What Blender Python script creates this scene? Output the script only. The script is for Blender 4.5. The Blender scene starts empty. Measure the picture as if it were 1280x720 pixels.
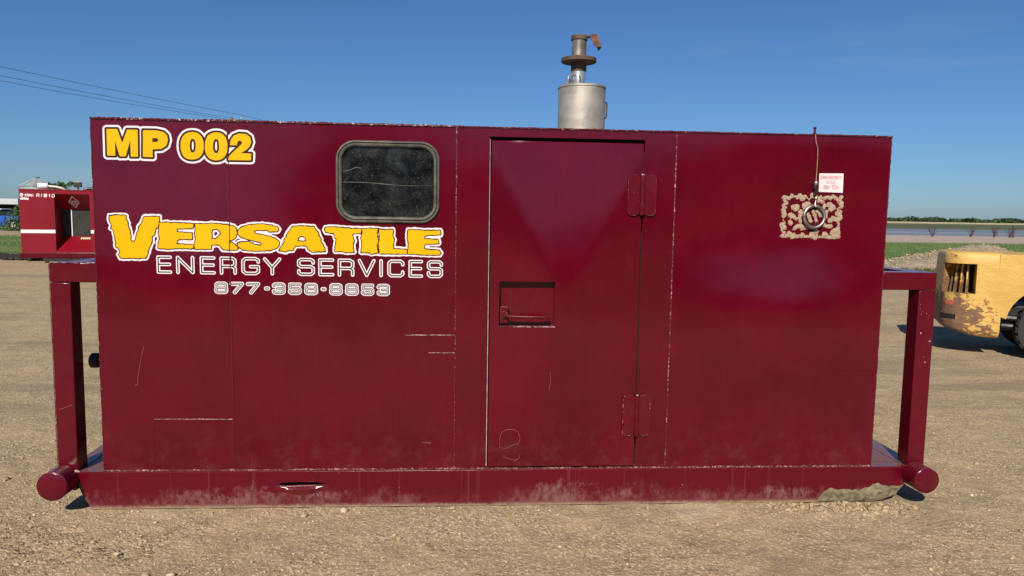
import bpy, bmesh, math, random
import numpy as np
from mathutils import Vector, Matrix
from mathutils.geometry import tessellate_polygon

random.seed(7)
RNG = np.random.default_rng(7)
R = math.radians
scn = bpy.context.scene
col = scn.collection

# ------------------------------------------------------------------ camera
GROUND = -0.035
cam_d = bpy.data.cameras.new('camera')
cam = bpy.data.objects.new('camera', cam_d)
col.objects.link(cam)
scn.camera = cam
yaw, pitch, roll = 0.0661, 0.0991, 0.0158
fw = Vector((math.sin(yaw)*math.cos(pitch), math.cos(yaw)*math.cos(pitch), -math.sin(pitch)))
rt = Vector((math.cos(yaw), -math.sin(yaw), 0))
up = rt.cross(fw)
r2 = rt*math.cos(roll) + up*math.sin(roll)
u2 = up*math.cos(roll) - rt*math.sin(roll)
mw = Matrix((r2, u2, -fw)).transposed().to_4x4()
mw.translation = Vector((0, -4.0515, 1.6))
cam.matrix_world = mw
cam_d.sensor_width = 36
cam_d.lens = 930.07/1280*36
cam_d.clip_start = 0.05
cam_d.clip_end = 8000

# ------------------------------------------------------------------ sky, sun, exposure
SUN_EL, SUN_AZ = R(38), R(195)          # azimuth clockwise from +Y
world = bpy.data.worlds.new('World')
scn.world = world
world.use_nodes = True
wn = world.node_tree
sky = wn.nodes.new('ShaderNodeTexSky')
sky.sky_type = 'NISHITA'
sky.sun_disc = False
sky.sun_elevation = SUN_EL
sky.sun_rotation = SUN_AZ
sky.altitude = 0
sky.air_density = 0.97
sky.dust_density = 0.38
sky.ozone_density = 10.0
bg = wn.nodes['Background']
bg.inputs['Strength'].default_value = 0.072
tint = wn.nodes.new('ShaderNodeMix')            # camera white balance, the same over the whole sky
tint.data_type = 'RGBA'; tint.blend_type = 'MULTIPLY'; tint.inputs[0].default_value = 1
tint.inputs[7].default_value = (.82, .94, 1.04, 1)
wn.links.new(sky.outputs[0], tint.inputs[6])
# a few faint wisps of high cloud over the whole sky
wtc = wn.nodes.new('ShaderNodeTexCoord')
wmp = wn.nodes.new('ShaderNodeMapping'); wmp.inputs['Scale'].default_value = (1.6, 1.6, 9.0)
wnz = wn.nodes.new('ShaderNodeTexNoise'); wnz.inputs['Scale'].default_value = 1.7; wnz.inputs['Detail'].default_value = 6; wnz.inputs['Roughness'].default_value = .6; wnz.inputs['Distortion'].default_value = .5
wmr = wn.nodes.new('ShaderNodeMapRange'); wmr.inputs['From Min'].default_value = .55; wmr.inputs['From Max'].default_value = .85; wmr.inputs['To Max'].default_value = .09
wmx = wn.nodes.new('ShaderNodeMix'); wmx.data_type = 'RGBA'
wmx.inputs[7].default_value = (7.0, 7.3, 7.6, 1)
wn.links.new(wtc.outputs['Generated'], wmp.inputs[0]); wn.links.new(wmp.outputs[0], wnz.inputs['Vector'])
wn.links.new(wnz.outputs[0], wmr.inputs[0]); wn.links.new(wmr.outputs[0], wmx.inputs[0])
wn.links.new(tint.outputs[2], wmx.inputs[6]); wn.links.new(wmx.outputs[2], bg.inputs['Color'])
sun_d = bpy.data.lights.new('sun', 'SUN')
sun_d.energy = 5.0
sun_d.angle = R(0.53)
sun_d.color = (1.0, 0.93, 0.82)
sun = bpy.data.objects.new('sun', sun_d)
col.objects.link(sun)
sd = Vector((math.sin(SUN_AZ)*math.cos(SUN_EL), math.cos(SUN_AZ)*math.cos(SUN_EL), math.sin(SUN_EL)))
sun.rotation_euler = sd.to_track_quat('Z', 'Y').to_euler()
sun.location = (-3, -20, 20)
vs = scn.view_settings
vs.view_transform = 'Standard'
vs.look = 'None'
vs.exposure = 0.15
vs.gamma = 1.0
vs.use_curve_mapping = False

# ------------------------------------------------------------------ node helpers
class Mat:
    def __init__(self, name):
        self.m = bpy.data.materials.new(name)
        self.m.use_nodes = True
        self.t = self.m.node_tree
        self.b = self.t.nodes['Principled BSDF']
        self._pos = None
    def n(self, typ, out=0, props=None, **ins):
        nd = self.t.nodes.new('ShaderNode'+typ)
        for k, v in (props or {}).items():
            setattr(nd, k, v)
        for k, v in ins.items():
            key = int(k[1:]) if k[0] == 'i' and k[1:].isdigit() else k.replace('_', ' ')
            self.set(nd.inputs[key], v)
        return nd.outputs[out]
    def set(self, sock, v):
        if isinstance(v, bpy.types.NodeSocket):
            self.t.links.new(v, sock)
        else:
            if isinstance(v, tuple) and len(v) == 3 and sock.type == 'RGBA':
                v = (*v, 1)
            sock.default_value = v
    def pos(self):
        if self._pos is None:
            self._pos = self.n('NewGeometry', 0)
        return self._pos
    def noise(self, scale, detail=3, rough=0.5, vec=None, sx=1, sy=1, sz=1, off=(0, 0, 0), dist=0.0):
        v = vec or self.pos()
        if (sx, sy, sz) != (1, 1, 1) or off != (0, 0, 0):
            v = self.n('Mapping', 0, Vector=v, Scale=(sx, sy, sz), Location=off)
        return self.n('TexNoise', 0, Vector=v, Scale=scale, Detail=detail, Roughness=rough, Distortion=dist)
    def ramp(self, fac, a, b, ca=0.0, cb=1.0):
        return self.n('MapRange', 0, {'interpolation_type': 'SMOOTHSTEP'}, Value=fac, From_Min=a, From_Max=b, To_Min=ca, To_Max=cb)
    def math(self, op, a, b=0.0):
        return self.n('Math', 0, {'operation': op}, i0=a, i1=b)
    def mix(self, fac, a, b):
        nd = self.t.nodes.new('ShaderNodeMix')
        nd.data_type = 'RGBA'
        self.set(nd.inputs[0], fac); self.set(nd.inputs[6], a); self.set(nd.inputs[7], b)
        return nd.outputs[2]
    def bump(self, h, dist, strength=1.0, normal=None):
        nd = self.t.nodes.new('ShaderNodeBump')
        self.set(nd.inputs['Height'], h)
        nd.inputs['Distance'].default_value = dist
        nd.inputs['Strength'].default_value = strength
        if normal is not None: self.set(nd.inputs['Normal'], normal)
        return nd.outputs[0]
    def out(self, base=None, rough=None, metal=None, spec=None, normal=None, coat=None):
        b = self.b
        if base is not None: self.set(b.inputs['Base Color'], base)
        if rough is not None: self.set(b.inputs['Roughness'], rough)
        if metal is not None: self.set(b.inputs['Metallic'], metal)
        if spec is not None: self.set(b.inputs['Specular IOR Level'], spec)
        if normal is not None: self.set(b.inputs['Normal'], normal)
        if coat is not None: self.set(b.inputs['Coat Weight'], coat)
        return self.m
    def xyz(self):
        s = self.t.nodes.new('ShaderNodeSeparateXYZ')
        self.t.links.new(self.pos(), s.inputs[0])
        return s.outputs

MAROON = (0.101, 0.0005, 0.0090)
MAROON2 = (0.086, 0.0005, 0.0076)
DUST = (0.34, 0.255, 0.165)
CHIP = (0.62, 0.50, 0.48)

def flat_mat(name, c, rough=0.6, metal=0.0, var=0.12, scale=8.0, spec=0.5, bumpd=0.0, bscale=60):
    m = Mat(name)
    nz = m.noise(scale, 4)
    base = m.mix(m.ramp(nz, .3, .7), tuple(v*(1-var) for v in c), tuple(min(1, v*(1+var)) for v in c))
    nrm = m.bump(m.noise(bscale, 4), bumpd) if bumpd else None
    return m.out(base, m.ramp(nz, .3, .7, rough*.85, min(1, rough*1.15)), metal, spec, nrm)

def maroon_panel(name, off, dents=(), wav=0.010, fold=None):
    """gloss maroon paint on thin sheet that has buckled between its welds; dents (x, z, sx, sz, height)"""
    m = Mat(name)
    x, y, z = m.xyz()
    h = m.math('MULTIPLY', m.noise(1.3, 1, .4, off=off, sz=.8), wav)
    h = m.math('ADD', h, m.math('MULTIPLY', m.noise(4.5, 1, .4, off=off), wav*.22))
    for (dx, dz, sx, sz, hh) in dents:
        u = m.math('DIVIDE', m.math('SUBTRACT', x, dx), sx); v = m.math('DIVIDE', m.math('SUBTRACT', z, dz), sz)
        q = m.math('ADD', m.math('MULTIPLY', u, u), m.math('MULTIPLY', v, v))
        h = m.math('ADD', h, m.math('MULTIPLY', m.math('EXPONENT', m.math('MULTIPLY', q, -.5)), hh))
    if fold:                                    # stiffening cross-breaks folded from corner to corner
        cx_, cz_, hx_, hz_, hh = fold
        u = m.math('ABSOLUTE', m.math('DIVIDE', m.math('SUBTRACT', x, cx_), hx_)); v = m.math('ABSOLUTE', m.math('DIVIDE', m.math('SUBTRACT', z, cz_), hz_))
        h = m.math('ADD', h, m.math('MULTIPLY', m.n('Math', 0, {'operation': 'SMOOTH_MAX'}, i0=u, i1=v, i2=.16), hh))
    nrm = m.bump(h, 1.0)
    nrm = m.bump(m.noise(160, 3, .6), 0.00025, 1.0, nrm)
    tone = m.noise(1.7, 5, .65, off=off)
    base = m.mix(m.ramp(tone, .35, .65), tuple(v*.92 for v in MAROON2), MAROON)
    streak = m.noise(26, 3, .6, sx=1, sz=.05)
    base = m.mix(m.math('MULTIPLY', m.ramp(streak, .50, .78), .05), base, (.17, .022, .035))
    run = m.noise(70, 2, .5, sx=1, sz=.015, off=off)
    base = m.mix(m.math('MULTIPLY', m.ramp(run, .68, .78), .04), base, (.26, .10, .10))
    # dust film, a little heavier low down where the yard splashes
    dz_ = m.ramp(z, .50, .17, .1, 1)
    dn = m.ramp(m.noise(9, 6, .75), .45, .8)
    base = m.mix(m.math('MULTIPLY', m.math('MULTIPLY', dz_, dn), .09), base, DUST)
    # small stone chips
    chip = m.ramp(m.noise(55, 2, .5, off=(3, 1, 7)), .80, .83)
    base = m.mix(m.math('MULTIPLY', chip, .5), base, (.45, .30, .29))
    rough = m.ramp(m.noise(5, 4, .6, off=(5, 5, 5)), .3, .75, .045, .10)
    return m.out(base, rough, 0, .42, nrm)

def maroon_plain(name, dusty=0.25, low=0.55, chips=0.78):
    m = Mat(name)
    z = m.xyz()[2]
    tone = m.noise(2.3, 4, .6)
    base = m.mix(m.ramp(tone, .3, .7), MAROON2, MAROON)
    upz = m.n('SeparateXYZ', 2, Vector=m.n('NewGeometry', 1))
    dust = m.math('MULTIPLY', m.ramp(m.noise(11, 5, .7), .35, .75), dusty)
    top = m.math('MULTIPLY', m.ramp(upz, .6, .95), low)
    f = m.math('MAXIMUM', dust, top)
    base = m.mix(f, base, DUST)
    chip = m.ramp(m.noise(42, 3, .6, off=(1, 2, 3)), chips, chips+.03)
    base = m.mix(m.math('MULTIPLY', chip, .75), base, CHIP)
    nrm = m.bump(m.noise(90, 3, .6), .0006, 1, m.bump(m.noise(3, 2), .01))
    return m.out(base, m.ramp(f, 0, .6, .18, .6), 0, .4, nrm)

def chipped(name, amount=0.52, c=CHIP, sc=75):
    m = Mat(name)
    f = m.ramp(m.noise(sc, 4, .65), amount+.03, amount+.09)
    f2 = m.ramp(m.noise(7, 3, .6, off=(4, 4, 1)), .35, .6)
    base = m.mix(m.math('MULTIPLY', f, f2), (.085, .002, .007), c)
    return m.out(base, .5, 0, .4, m.bump(m.noise(150, 2), .002))

# ------------------------------------------------------------------ mesh helpers
class MB:
    def __init__(self):
        self.v = []; self.f = []
    def add(self, verts, faces):
        o = len(self.v)
        self.v += [tuple(p) for p in verts]
        self.f += [tuple(i+o for i in f) for f in faces]
        return self
    def box(self, x0, x1, y0, y1, z0, z1, mtx=None):
        vs_ = [Vector(p) for p in ((x0,y0,z0),(x1,y0,z0),(x1,y1,z0),(x0,y1,z0),(x0,y0,z1),(x1,y0,z1),(x1,y1,z1),(x0,y1,z1))]
        if mtx: vs_ = [mtx @ p for p in vs_]
        return self.add(vs_, [(0,3,2,1),(4,5,6,7),(0,1,5,4),(1,2,6,5),(2,3,7,6),(3,0,4,7)])
    def prism(self, poly, a, b, plane='xz'):
        """extrude a 2-D polygon between a and b along the axis left out"""
        def P(p, h):
            return {'xz': (p[0], h, p[1]), 'xy': (p[0], p[1], h), 'yz': (h, p[0], p[1])}[plane]
        n = len(poly)
        vs_ = [P(p, a) for p in poly] + [P(p, b) for p in poly]
        tri = tessellate_polygon([[Vector((p[0], p[1], 0)) for p in poly]])
        fs = [tuple(t) for t in tri] + [tuple(i+n for i in reversed(t)) for t in tri]
        fs += [(i, (i+1) % n, (i+1) % n+n, i+n) for i in range(n)]
        return self.add(vs_, fs)
    def plate(self, outer, holes, a, b, mapf):
        """sheet with openings: mapf(u, v, depth)"""
        loops = [outer]+holes
        flat = [p for l in loops for p in l]
        n = len(flat)
        tri = tessellate_polygon([[Vector((p[0], p[1], 0)) for p in l] for l in loops])
        vs_ = [mapf(p[0], p[1], a) for p in flat]+[mapf(p[0], p[1], b) for p in flat]
        fs = [tuple(t) for t in tri]+[tuple(i+n for i in reversed(t)) for t in tri]
        o = 0
        for l in loops:
            k = len(l)
            fs += [(o+i, o+(i+1) % k, o+(i+1) % k+n, o+i+n) for i in range(k)]
            o += k
        return self.add(vs_, fs)
    def tube(self, path, r, seg=8, cap=True):
        path = [Vector(p) for p in path]
        rs = r if isinstance(r, (list, tuple)) else [r]*len(path)
        rings = []
        prev = None
        for i, p in enumerate(path):
            t = (path[min(i+1, len(path)-1)]-path[max(i-1, 0)]).normalized()
            if prev is None:
                a = t.orthogonal().normalized()
            else:
                a = (prev-t*prev.dot(t)).normalized()
            prev = a
            b = t.cross(a)
            rings.append([p+(a*math.cos(k*2*math.pi/seg)+b*math.sin(k*2*math.pi/seg))*rs[i] for k in range(seg)])
        vs_ = [q for rg in rings for q in rg]
        fs = []
        for i in range(len(path)-1):
            for k in range(seg):
                fs.append((i*seg+k, i*seg+(k+1) % seg, (i+1)*seg+(k+1) % seg, (i+1)*seg+k))
        if cap:
            fs.append(tuple(range(seg-1, -1, -1)))
            fs.append(tuple((len(path)-1)*seg+k for k in range(seg)))
        return self.add(vs_, fs)
    def lathe(self, prof, c, seg=32, axis='z'):
        vs_ = []; fs = []
        for r, h in prof:
            for k in range(seg):
                a = 2*math.pi*k/seg
                x, y = r*math.cos(a), r*math.sin(a)
                p = {'z': (x, y, h), 'y': (x, h, y), 'x': (h, x, y)}[axis]
                vs_.append((c[0]+p[0], c[1]+p[1], c[2]+p[2]))
        for i in range(len(prof)-1):
            for k in range(seg):
                q = (i*seg+k, i*seg+(k+1) % seg, (i+1)*seg+(k+1) % seg, (i+1)*seg+k)
                fs.append(q if axis != 'y' else q[::-1])
        return self.add(vs_, fs)
    def build(self, name, mat, parent=None, smooth=False, bevel=0.0, seg=2, angle=None):
        me = bpy.data.meshes.new(name)
        me.from_pydata(self.v, [], self.f)
        me.update()
        bm = bmesh.new(); bm.from_mesh(me)
        bmesh.ops.recalc_face_normals(bm, faces=bm.faces)
        bm.to_mesh(me); bm.free()
        o = bpy.data.objects.new(name, me)
        col.objects.link(o)
        if mat: me.materials.append(mat)
        if parent: o.parent = parent
        if smooth or bevel:
            me.shade_smooth()
            me.set_sharp_from_angle(angle=R(angle or 40))
        if bevel:
            md = o.modifiers.new('bevel', 'BEVEL')
            md.width = bevel; md.segments = seg; md.limit_method = 'ANGLE'; md.angle_limit = R(50)
            md.harden_normals = False
        return o

def tag(o, label=None, cat=None, group=None, kind=None):
    if label: o['label'] = label
    if cat: o['category'] = cat
    if group: o['group'] = group
    if kind: o['kind'] = kind
    return o

def empty(name, loc=(0, 0, 0), rz=0.0):
    o = bpy.data.objects.new(name, None)
    col.objects.link(o)
    o.location = loc
    o.rotation_euler = (0, 0, rz)
    o.empty_display_size = .2
    return o

def np_mesh(name, verts, faces, mat, parent=None, smooth=False):
    """big meshes from arrays: verts (n,3), faces (m,3|4)"""
    me = bpy.data.meshes.new(name)
    verts = np.asarray(verts, np.float32); faces = np.asarray(faces, np.int32)
    k = faces.shape[1]
    me.vertices.add(len(verts)); me.vertices.foreach_set('co', verts.ravel())
    me.loops.add(faces.size); me.loops.foreach_set('vertex_index', faces.ravel())
    me.polygons.add(len(faces))
    me.polygons.foreach_set('loop_start', np.arange(0, faces.size, k, dtype=np.int32))
    me.update(calc_edges=True)
    if smooth: me.shade_smooth()
    me.materials.append(mat)
    o = bpy.data.objects.new(name, me)
    col.objects.link(o)
    if parent: o.parent = parent
    return o

# signed-distance lettering: flat vinyl cut to shape
def seg_dist(px, pz, a, b):
    ax, az = a; bx, bz = b
    dx, dz = bx-ax, bz-az
    L = dx*dx+dz*dz
    t = np.clip(((px-ax)*dx+(pz-az)*dz)/L, 0, 1) if L > 0 else 0
    return np.hypot(px-ax-t*dx, pz-az-t*dz)

class Field:
    def __init__(self, x0, x1, z0, z1, res):
        self.xs = np.arange(x0, x1+res, res); self.zs = np.arange(z0, z1+res, res)
        self.X, self.Z = np.meshgrid(self.xs, self.zs)
        self.d = np.full(self.X.shape, 1.0)
    def win(self, pts, pad):
        p = np.array(pts)
        i0, i1 = np.searchsorted(self.xs, [p[:, 0].min()-pad, p[:, 0].max()+pad])
        j0, j1 = np.searchsorted(self.zs, [p[:, 1].min()-pad, p[:, 1].max()+pad])
        return slice(max(j0-1, 0), j1+1), slice(max(i0-1, 0), i1+1)
    def glyph(self, loops, pad=.03):
        w = self.win(loops[0], pad)
        X, Z = self.X[w], self.Z[w]
        d = np.full(X.shape, 1.0); ins = np.zeros(X.shape, bool)
        for l in loops:
            for k in range(len(l)):
                a, b = l[k], l[(k+1) % len(l)]
                d = np.minimum(d, seg_dist(X, Z, a, b))
                if a[1] != b[1]:
                    c = (a[1] > Z) != (b[1] > Z)
                    ins ^= c & (X < (b[0]-a[0])*(Z-a[1])/(b[1]-a[1])+a[0])
        self.d[w] = np.minimum(self.d[w], np.where(ins, -d, d))
    def stroke(self, path, r=0.0, pad=.03):
        w = self.win(path, pad+r)
        X, Z = self.X[w], self.Z[w]
        d = np.full(X.shape, 1.0)
        if len(path) == 1: path = path*2
        for a, b in zip(path[:-1], path[1:]):
            d = np.minimum(d, seg_dist(X, Z, a, b))
        self.d[w] = np.minimum(self.d[w], d-r)
    def mesh(self, lev, y):
        f = self.d-lev; ins = f < 0
        xs, zs = self.xs, self.zs
        V = []; F = []
        full = ins[:-1, :-1] & ins[1:, :-1] & ins[:-1, 1:] & ins[1:, 1:]
        anyi = ins[:-1, :-1] | ins[1:, :-1] | ins[:-1, 1:] | ins[1:, 1:]
        for j in range(full.shape[0]):
            row = full[j]
            if row.any():
                e = np.flatnonzero(np.diff(np.concatenate(([0], row.view(np.int8), [0]))))
                for a, b in zip(e[::2], e[1::2]):
                    o = len(V)
                    V += [(xs[a], y, zs[j]), (xs[b], y, zs[j]), (xs[b], y, zs[j+1]), (xs[a], y, zs[j+1])]
                    F.append((o, o+1, o+2, o+3))
        jj, ii = np.nonzero(anyi & ~full)
        for j, i in zip(jj, ii):
            q = [(xs[i], zs[j], f[j, i]), (xs[i+1], zs[j], f[j, i+1]), (xs[i+1], zs[j+1], f[j+1, i+1]), (xs[i], zs[j+1], f[j+1, i])]
            P = []
            for k in range(4):
                a, b = q[k], q[(k+1) % 4]
                if a[2] < 0: P.append((a[0], y, a[1]))
                if (a[2] < 0) != (b[2] < 0):
                    t = a[2]/(a[2]-b[2])
                    P.append((a[0]+(b[0]-a[0])*t, y, a[1]+(b[1]-a[1])*t))
            if len(P) > 2:
                o = len(V); V += P; F.append(tuple(range(o, o+len(P))))
        m = MB(); m.v = V; m.f = F
        return m

# single-stroke letters in a unit box
SF = {
 'E': [[(1,1),(0,1),(0,0),(1,0)],[(0,.52),(.93,.52)]],
 'N': [[(0,0),(0,1),(1,0),(1,1)]],
 'R': [[(0,0),(0,1),(.8,1),(1,.88),(1,.56),(.85,.45),(0,.45)],[(.82,.45),(1,.32),(1,0)]],
 'G': [[(1,.78),(1,.9),(.82,1),(.18,1),(0,.86),(0,.14),(.18,0),(.82,0),(1,.12),(1,.46),(.5,.46)]],
 'Y': [[(0,1),(.5,.42),(1,1)],[(.5,.42),(.5,0)]],
 'S': [[(1,.78),(1,.9),(.85,1),(.15,1),(0,.9),(0,.62),(.15,.52),(.85,.52),(1,.42),(1,.12),(.85,0),(.15,0),(0,.1),(0,.24)]],
 'V': [[(0,1),(.5,0),(1,1)]],
 'I': [[(.5,0),(.5,1)]],
 'C': [[(1,.76),(1,.88),(.84,1),(.16,1),(0,.86),(0,.14),(.16,0),(.84,0),(1,.12),(1,.26)]],
 'M': [[(0,0),(0,1),(.5,.3),(1,1),(1,0)]],
 'K': [[(0,0),(0,1)],[(1,1),(0,.42)],[(.3,.6),(1,0)]],
 'L': [[(0,1),(0,0),(1,0)]],
 'W': [[(0,1),(.25,0),(.5,.75),(.75,0),(1,1)]],
 'T': [[(0,1),(1,1)],[(.5,1),(.5,0)]],
 'H': [[(0,0),(0,1)],[(1,0),(1,1)],[(0,.5),(1,.5)]],
 'O': [[(.2,0),(0,.2),(0,.8),(.2,1),(.8,1),(1,.8),(1,.2),(.8,0),(.2,0)]],
 '#': [[(.25,0),(.4,1)],[(.65,0),(.8,1)],[(0,.33),(.95,.33)],[(.08,.68),(1,.68)]],
 '1': [[(.2,.75),(.55,1),(.55,0)]],
 '0': [[(.2,0),(0,.2),(0,.8),(.2,1),(.8,1),(1,.8),(1,.2),(.8,0),(.2,0)]],
 '8': [[(.15,.52),(.03,.62),(.03,.9),(.15,1),(.85,1),(.97,.9),(.97,.62),(.85,.52),(.15,.52),(0,.4),(0,.12),(.15,0),(.85,0),(1,.12),(1,.4),(.85,.52)]],
 '7': [[(0,1),(1,1),(.3,0)]],
 '3': [[(0,.82),(.05,.95),(.18,1),(.85,1),(1,.9),(1,.62),(.88,.52),(.35,.52)],[(.88,.52),(1,.42),(1,.12),(.85,0),(.18,0),(.03,.06),(0,.2)]],
 '5': [[(1,1),(.04,1),(.04,.58),(.85,.58),(1,.46),(1,.13),(.85,0),(.15,0),(0,.12),(0,.22)]],
 '-': [[(.15,.5),(.85,.5)]],
}
def put(F, ch, x0, x1, z0, z1, inset):
    for pth in SF[ch]:
        F.stroke([(x0+inset+(x1-x0-2*inset)*a, z0+inset+(z1-z0-2*inset)*b) for a, b in pth], 0)
# ------------------------------------------------------------------ terrain
def lattice(seed, n=256):
    return np.random.default_rng(seed).random((n, n))
def vnoise(x, y, scale, seed):
    L = lattice(seed); n = L.shape[0]
    u = np.asarray(x)*scale; v = np.asarray(y)*scale
    iu = np.floor(u).astype(int); iv = np.floor(v).astype(int)
    fu = u-iu; fv = v-iv
    fu = fu*fu*(3-2*fu); fv = fv*fv*(3-2*fv)
    g = lambda a, b: L[a % n, b % n]
    return (g(iu, iv)*(1-fu)+g(iu+1, iv)*fu)*(1-fv)+(g(iu, iv+1)*(1-fu)+g(iu+1, iv+1)*fu)*fv-.5
def sstep(a, b, x):
    t = np.clip((np.asarray(x, float)-a)/(b-a), 0, 1)
    return t*t*(3-2*t)

LAKE_Z = -1.5
def terrain(x, y):
    x = np.asarray(x, float); y = np.asarray(y, float)
    prof = np.interp(y, [-5000, 30, 60, 140, 152, 165, 245, 258, 600, 800, 1500, 6000],
                        [0, 0, -.25, -1.35, -1.62, -2.4, -2.4, -1.35, -.5, .1, .6, .6])
    far = sstep(-35, -5, x)
    wob = vnoise(x, y, .05, 3)*.5*sstep(40, 120, y)
    z = GROUND+prof*far+wob*far*.35
    near = 1-sstep(8, 40, np.hypot(x, y))
    z = z+(vnoise(x, y, .5, 11)*.03+vnoise(x, y, 2.1, 12)*.012+vnoise(x, y, 6.0, 13)*.008)*np.where(near > 0, near, 0)
    # keep the ground level where the skid bears on it
    pad = (1-sstep(.0, .5, np.maximum(np.abs(x-.25)-2.6, 0)))*(1-sstep(.0, .35, np.maximum(np.abs(y-.9)-1.0, 0)))
    z = z*(1-pad)+(GROUND+.004*vnoise(x, y, 6, 14))*pad
    fine = 1-sstep(2.5, 6, np.hypot(x, y))
    z = z+fine*(vnoise(x, y, 9, 15)*.008+vnoise(x, y, 33, 16)*.003)
    # tyre ribs pressed in the dirt, left foreground
    ribs = np.exp(-((y+.33+.28*(x+2.4))/.16)**2)*(x < -1.45)*(x > -3.2)
    z = z+ribs*.015*np.sin((y*.96+x*.28)*2*math.pi/.045)
    # soft ridge of pushed-up dirt in front of the right end of the skid
    rid = np.exp(-((x-2.2)/.33)**2)*np.exp(-((y+.13)/.07)**2)
    z = z+rid*(.022+.03*(vnoise(x, y, 22, 17)+vnoise(x, y, 45, 18)))
    return z

def lines(fine0, fine1, step, lo, hi, g=1.16):
    c = list(np.arange(fine0, fine1, step))
    s = step; a = c[0]; left = []
    while a > lo: s *= g; a -= s; left.append(a)
    s = step; b = c[-1]; right = []
    while b < hi: s *= g; b += s; right.append(b)
    return np.array(left[::-1]+c+right)

# ground material
def ground_material():
    m = Mat('gravel_yard')
    x, y, z = m.xyz()
    p = m.pos()
    n1 = m.noise(.35, 5, .6); n2 = m.noise(3.2, 6, .65); n3 = m.noise(45, 4, .7)
    vor = m.t.nodes.new('ShaderNodeTexVoronoi'); vor.inputs['Scale'].default_value = 100
    m.t.links.new(p, vor.inputs['Vector'])
    vor2 = m.t.nodes.new('ShaderNodeTexVoronoi'); vor2.inputs['Scale'].default_value = 38
    m.t.links.new(p, vor2.inputs['Vector'])
    A = (.415, .300, .165); B = (.305, .220, .122); C = (.62, .50, .34); D = (.15, .115, .08)
    n4 = m.noise(11, 4, .6, off=(2, 7, 0)); n5 = m.noise(24, 3, .6)
    c = m.mix(m.ramp(n2, .32, .68), A, B)
    c = m.mix(m.math('MULTIPLY', m.ramp(n1, .42, .68), .5), c, (.28, .21, .128))
    c = m.mix(m.math('MULTIPLY', m.ramp(n4, .45, .72), .40), c, (.455, .345, .195))
    c = m.mix(m.math('MULTIPLY', m.ramp(n5, .52, .75), .35), c, (.235, .168, .095))
    # loose patches show single grains, packed ones are smooth
    loose = m.ramp(m.noise(1.9, 4, .65, off=(5, 3, 0)), .34, .62, .62, 1)
    sep = m.n('SeparateColor', 0, Color=vor.outputs['Color'])
    c = m.mix(m.math('MULTIPLY', m.math('MULTIPLY', m.ramp(sep, .76, .86), .75), loose), c, C)
    sep2 = m.n('SeparateColor', 1, Color=vor.outputs['Color'])
    c = m.mix(m.math('MULTIPLY', m.math('MULTIPLY', m.ramp(sep2, .82, .90), .7), loose), c, D)
    sep3 = m.n('SeparateColor', 2, Color=vor2.outputs['Color'])
    c = m.mix(m.math('MULTIPLY', m.ramp(sep3, .86, .95), .30), c, (.42, .27, .15))
    # damp, driven-over bands behind the skid
    band = m.noise(1.1, 4, .6, sx=.22, sy=1.0, off=(2, 0, 0))
    bm_ = m.math('MULTIPLY', m.ramp(band, .5, .66), m.ramp(y, .8, 2.5))
    c = m.mix(m.math('MULTIPLY', bm_, .6), c, (.21, .165, .105))
    # tyre tracks that cross the yard in long curves
    for (tx, ty, tr, tw, ta) in ((-9, -14, 17.2, .16, .40), (-9, -14, 15.5, .16, .40), (6, 22, 15.6, .18, .45), (6, 22, 13.9, .18, .45), (14, -20, 23.1, .2, .35), (14, -20, 24.8, .2, .35)):
        dd = m.math('SQRT', m.math('ADD', m.math('POWER', m.math('SUBTRACT', x, tx), 2.0), m.math('POWER', m.math('SUBTRACT', y, ty), 2.0)))
        dd = m.math('ABSOLUTE', m.math('SUBTRACT', m.math('ADD', dd, m.math('MULTIPLY', n1, .5)), tr))
        tk = m.math('MULTIPLY', m.ramp(dd, tw, tw*.45, 0, 1), m.ramp(n2, .35, .65, .3, 1))
        c = m.mix(m.math('MULTIPLY', tk, ta), c, (.245, .185, .115))
    # pale scraped patches
    c = m.mix(m.math('MULTIPLY', m.ramp(m.noise(1.6, 4, .6, off=(9, 4, 0)), .62, .72), .35), c, (.50, .40, .28))
    # grass beyond the yard, with ragged edges
    wv = m.math('MULTIPLY', m.math('SUBTRACT', m.noise(.5, 5, .7), .5), 9)
    yy = m.math('ADD', y, wv)
    g_in = m.ramp(yy, 21.0, 23.5)
    left = m.ramp(x, 4, -4)
    end_l = m.ramp(yy, 38, 41)
    end_r = m.ramp(m.math('ADD', y, m.math('MULTIPLY', wv, .8)), 52, 60)
    endm = m.math('ADD', m.math('MULTIPLY', left, end_l), m.math('MULTIPLY', m.math('SUBTRACT', 1, left), end_r))
    grass = m.math('MULTIPLY', g_in, m.math('SUBTRACT', 1, endm))
    gl2 = m.math('MULTIPLY', m.ramp(yy, 46, 49), left)
    farg = m.math('MULTIPLY', m.ramp(y, 250, 262), m.math('SUBTRACT', 1, left))
    behind = m.ramp(m.math('ADD', y, m.math('MULTIPLY', wv, .25)), -6.6, -8.2)  # unseen grass behind the camera, added to darken the wall's reflections
    grass = m.math('MAXIMUM', m.math('MAXIMUM', grass, behind), m.math('MAXIMUM', gl2, farg))
    gcol = m.mix(m.ramp(m.noise(1.4, 6, .7), .3, .7), (.062, .115, .026), (.13, .178, .05))
    gcol = m.mix(m.math('MULTIPLY', m.ramp(m.noise(.25, 5, .7, off=(1, 8, 0)), .50, .68), .45), gcol, (.28, .25, .11))
    gcol = m.mix(m.ramp(y, 230, 250), gcol, m.mix(m.ramp(m.noise(.02, 4), .35, .65), (.075, .085, .035), (.11, .115, .05)))
    # dry stony beach
    beach = m.math('MULTIPLY', m.ramp(y, 48, 56), m.math('SUBTRACT', 1, left))
    bcol = m.mix(m.ramp(m.noise(2.2, 6, .8), .38, .62), (.27, .19, .15), (.52, .42, .33))
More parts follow.
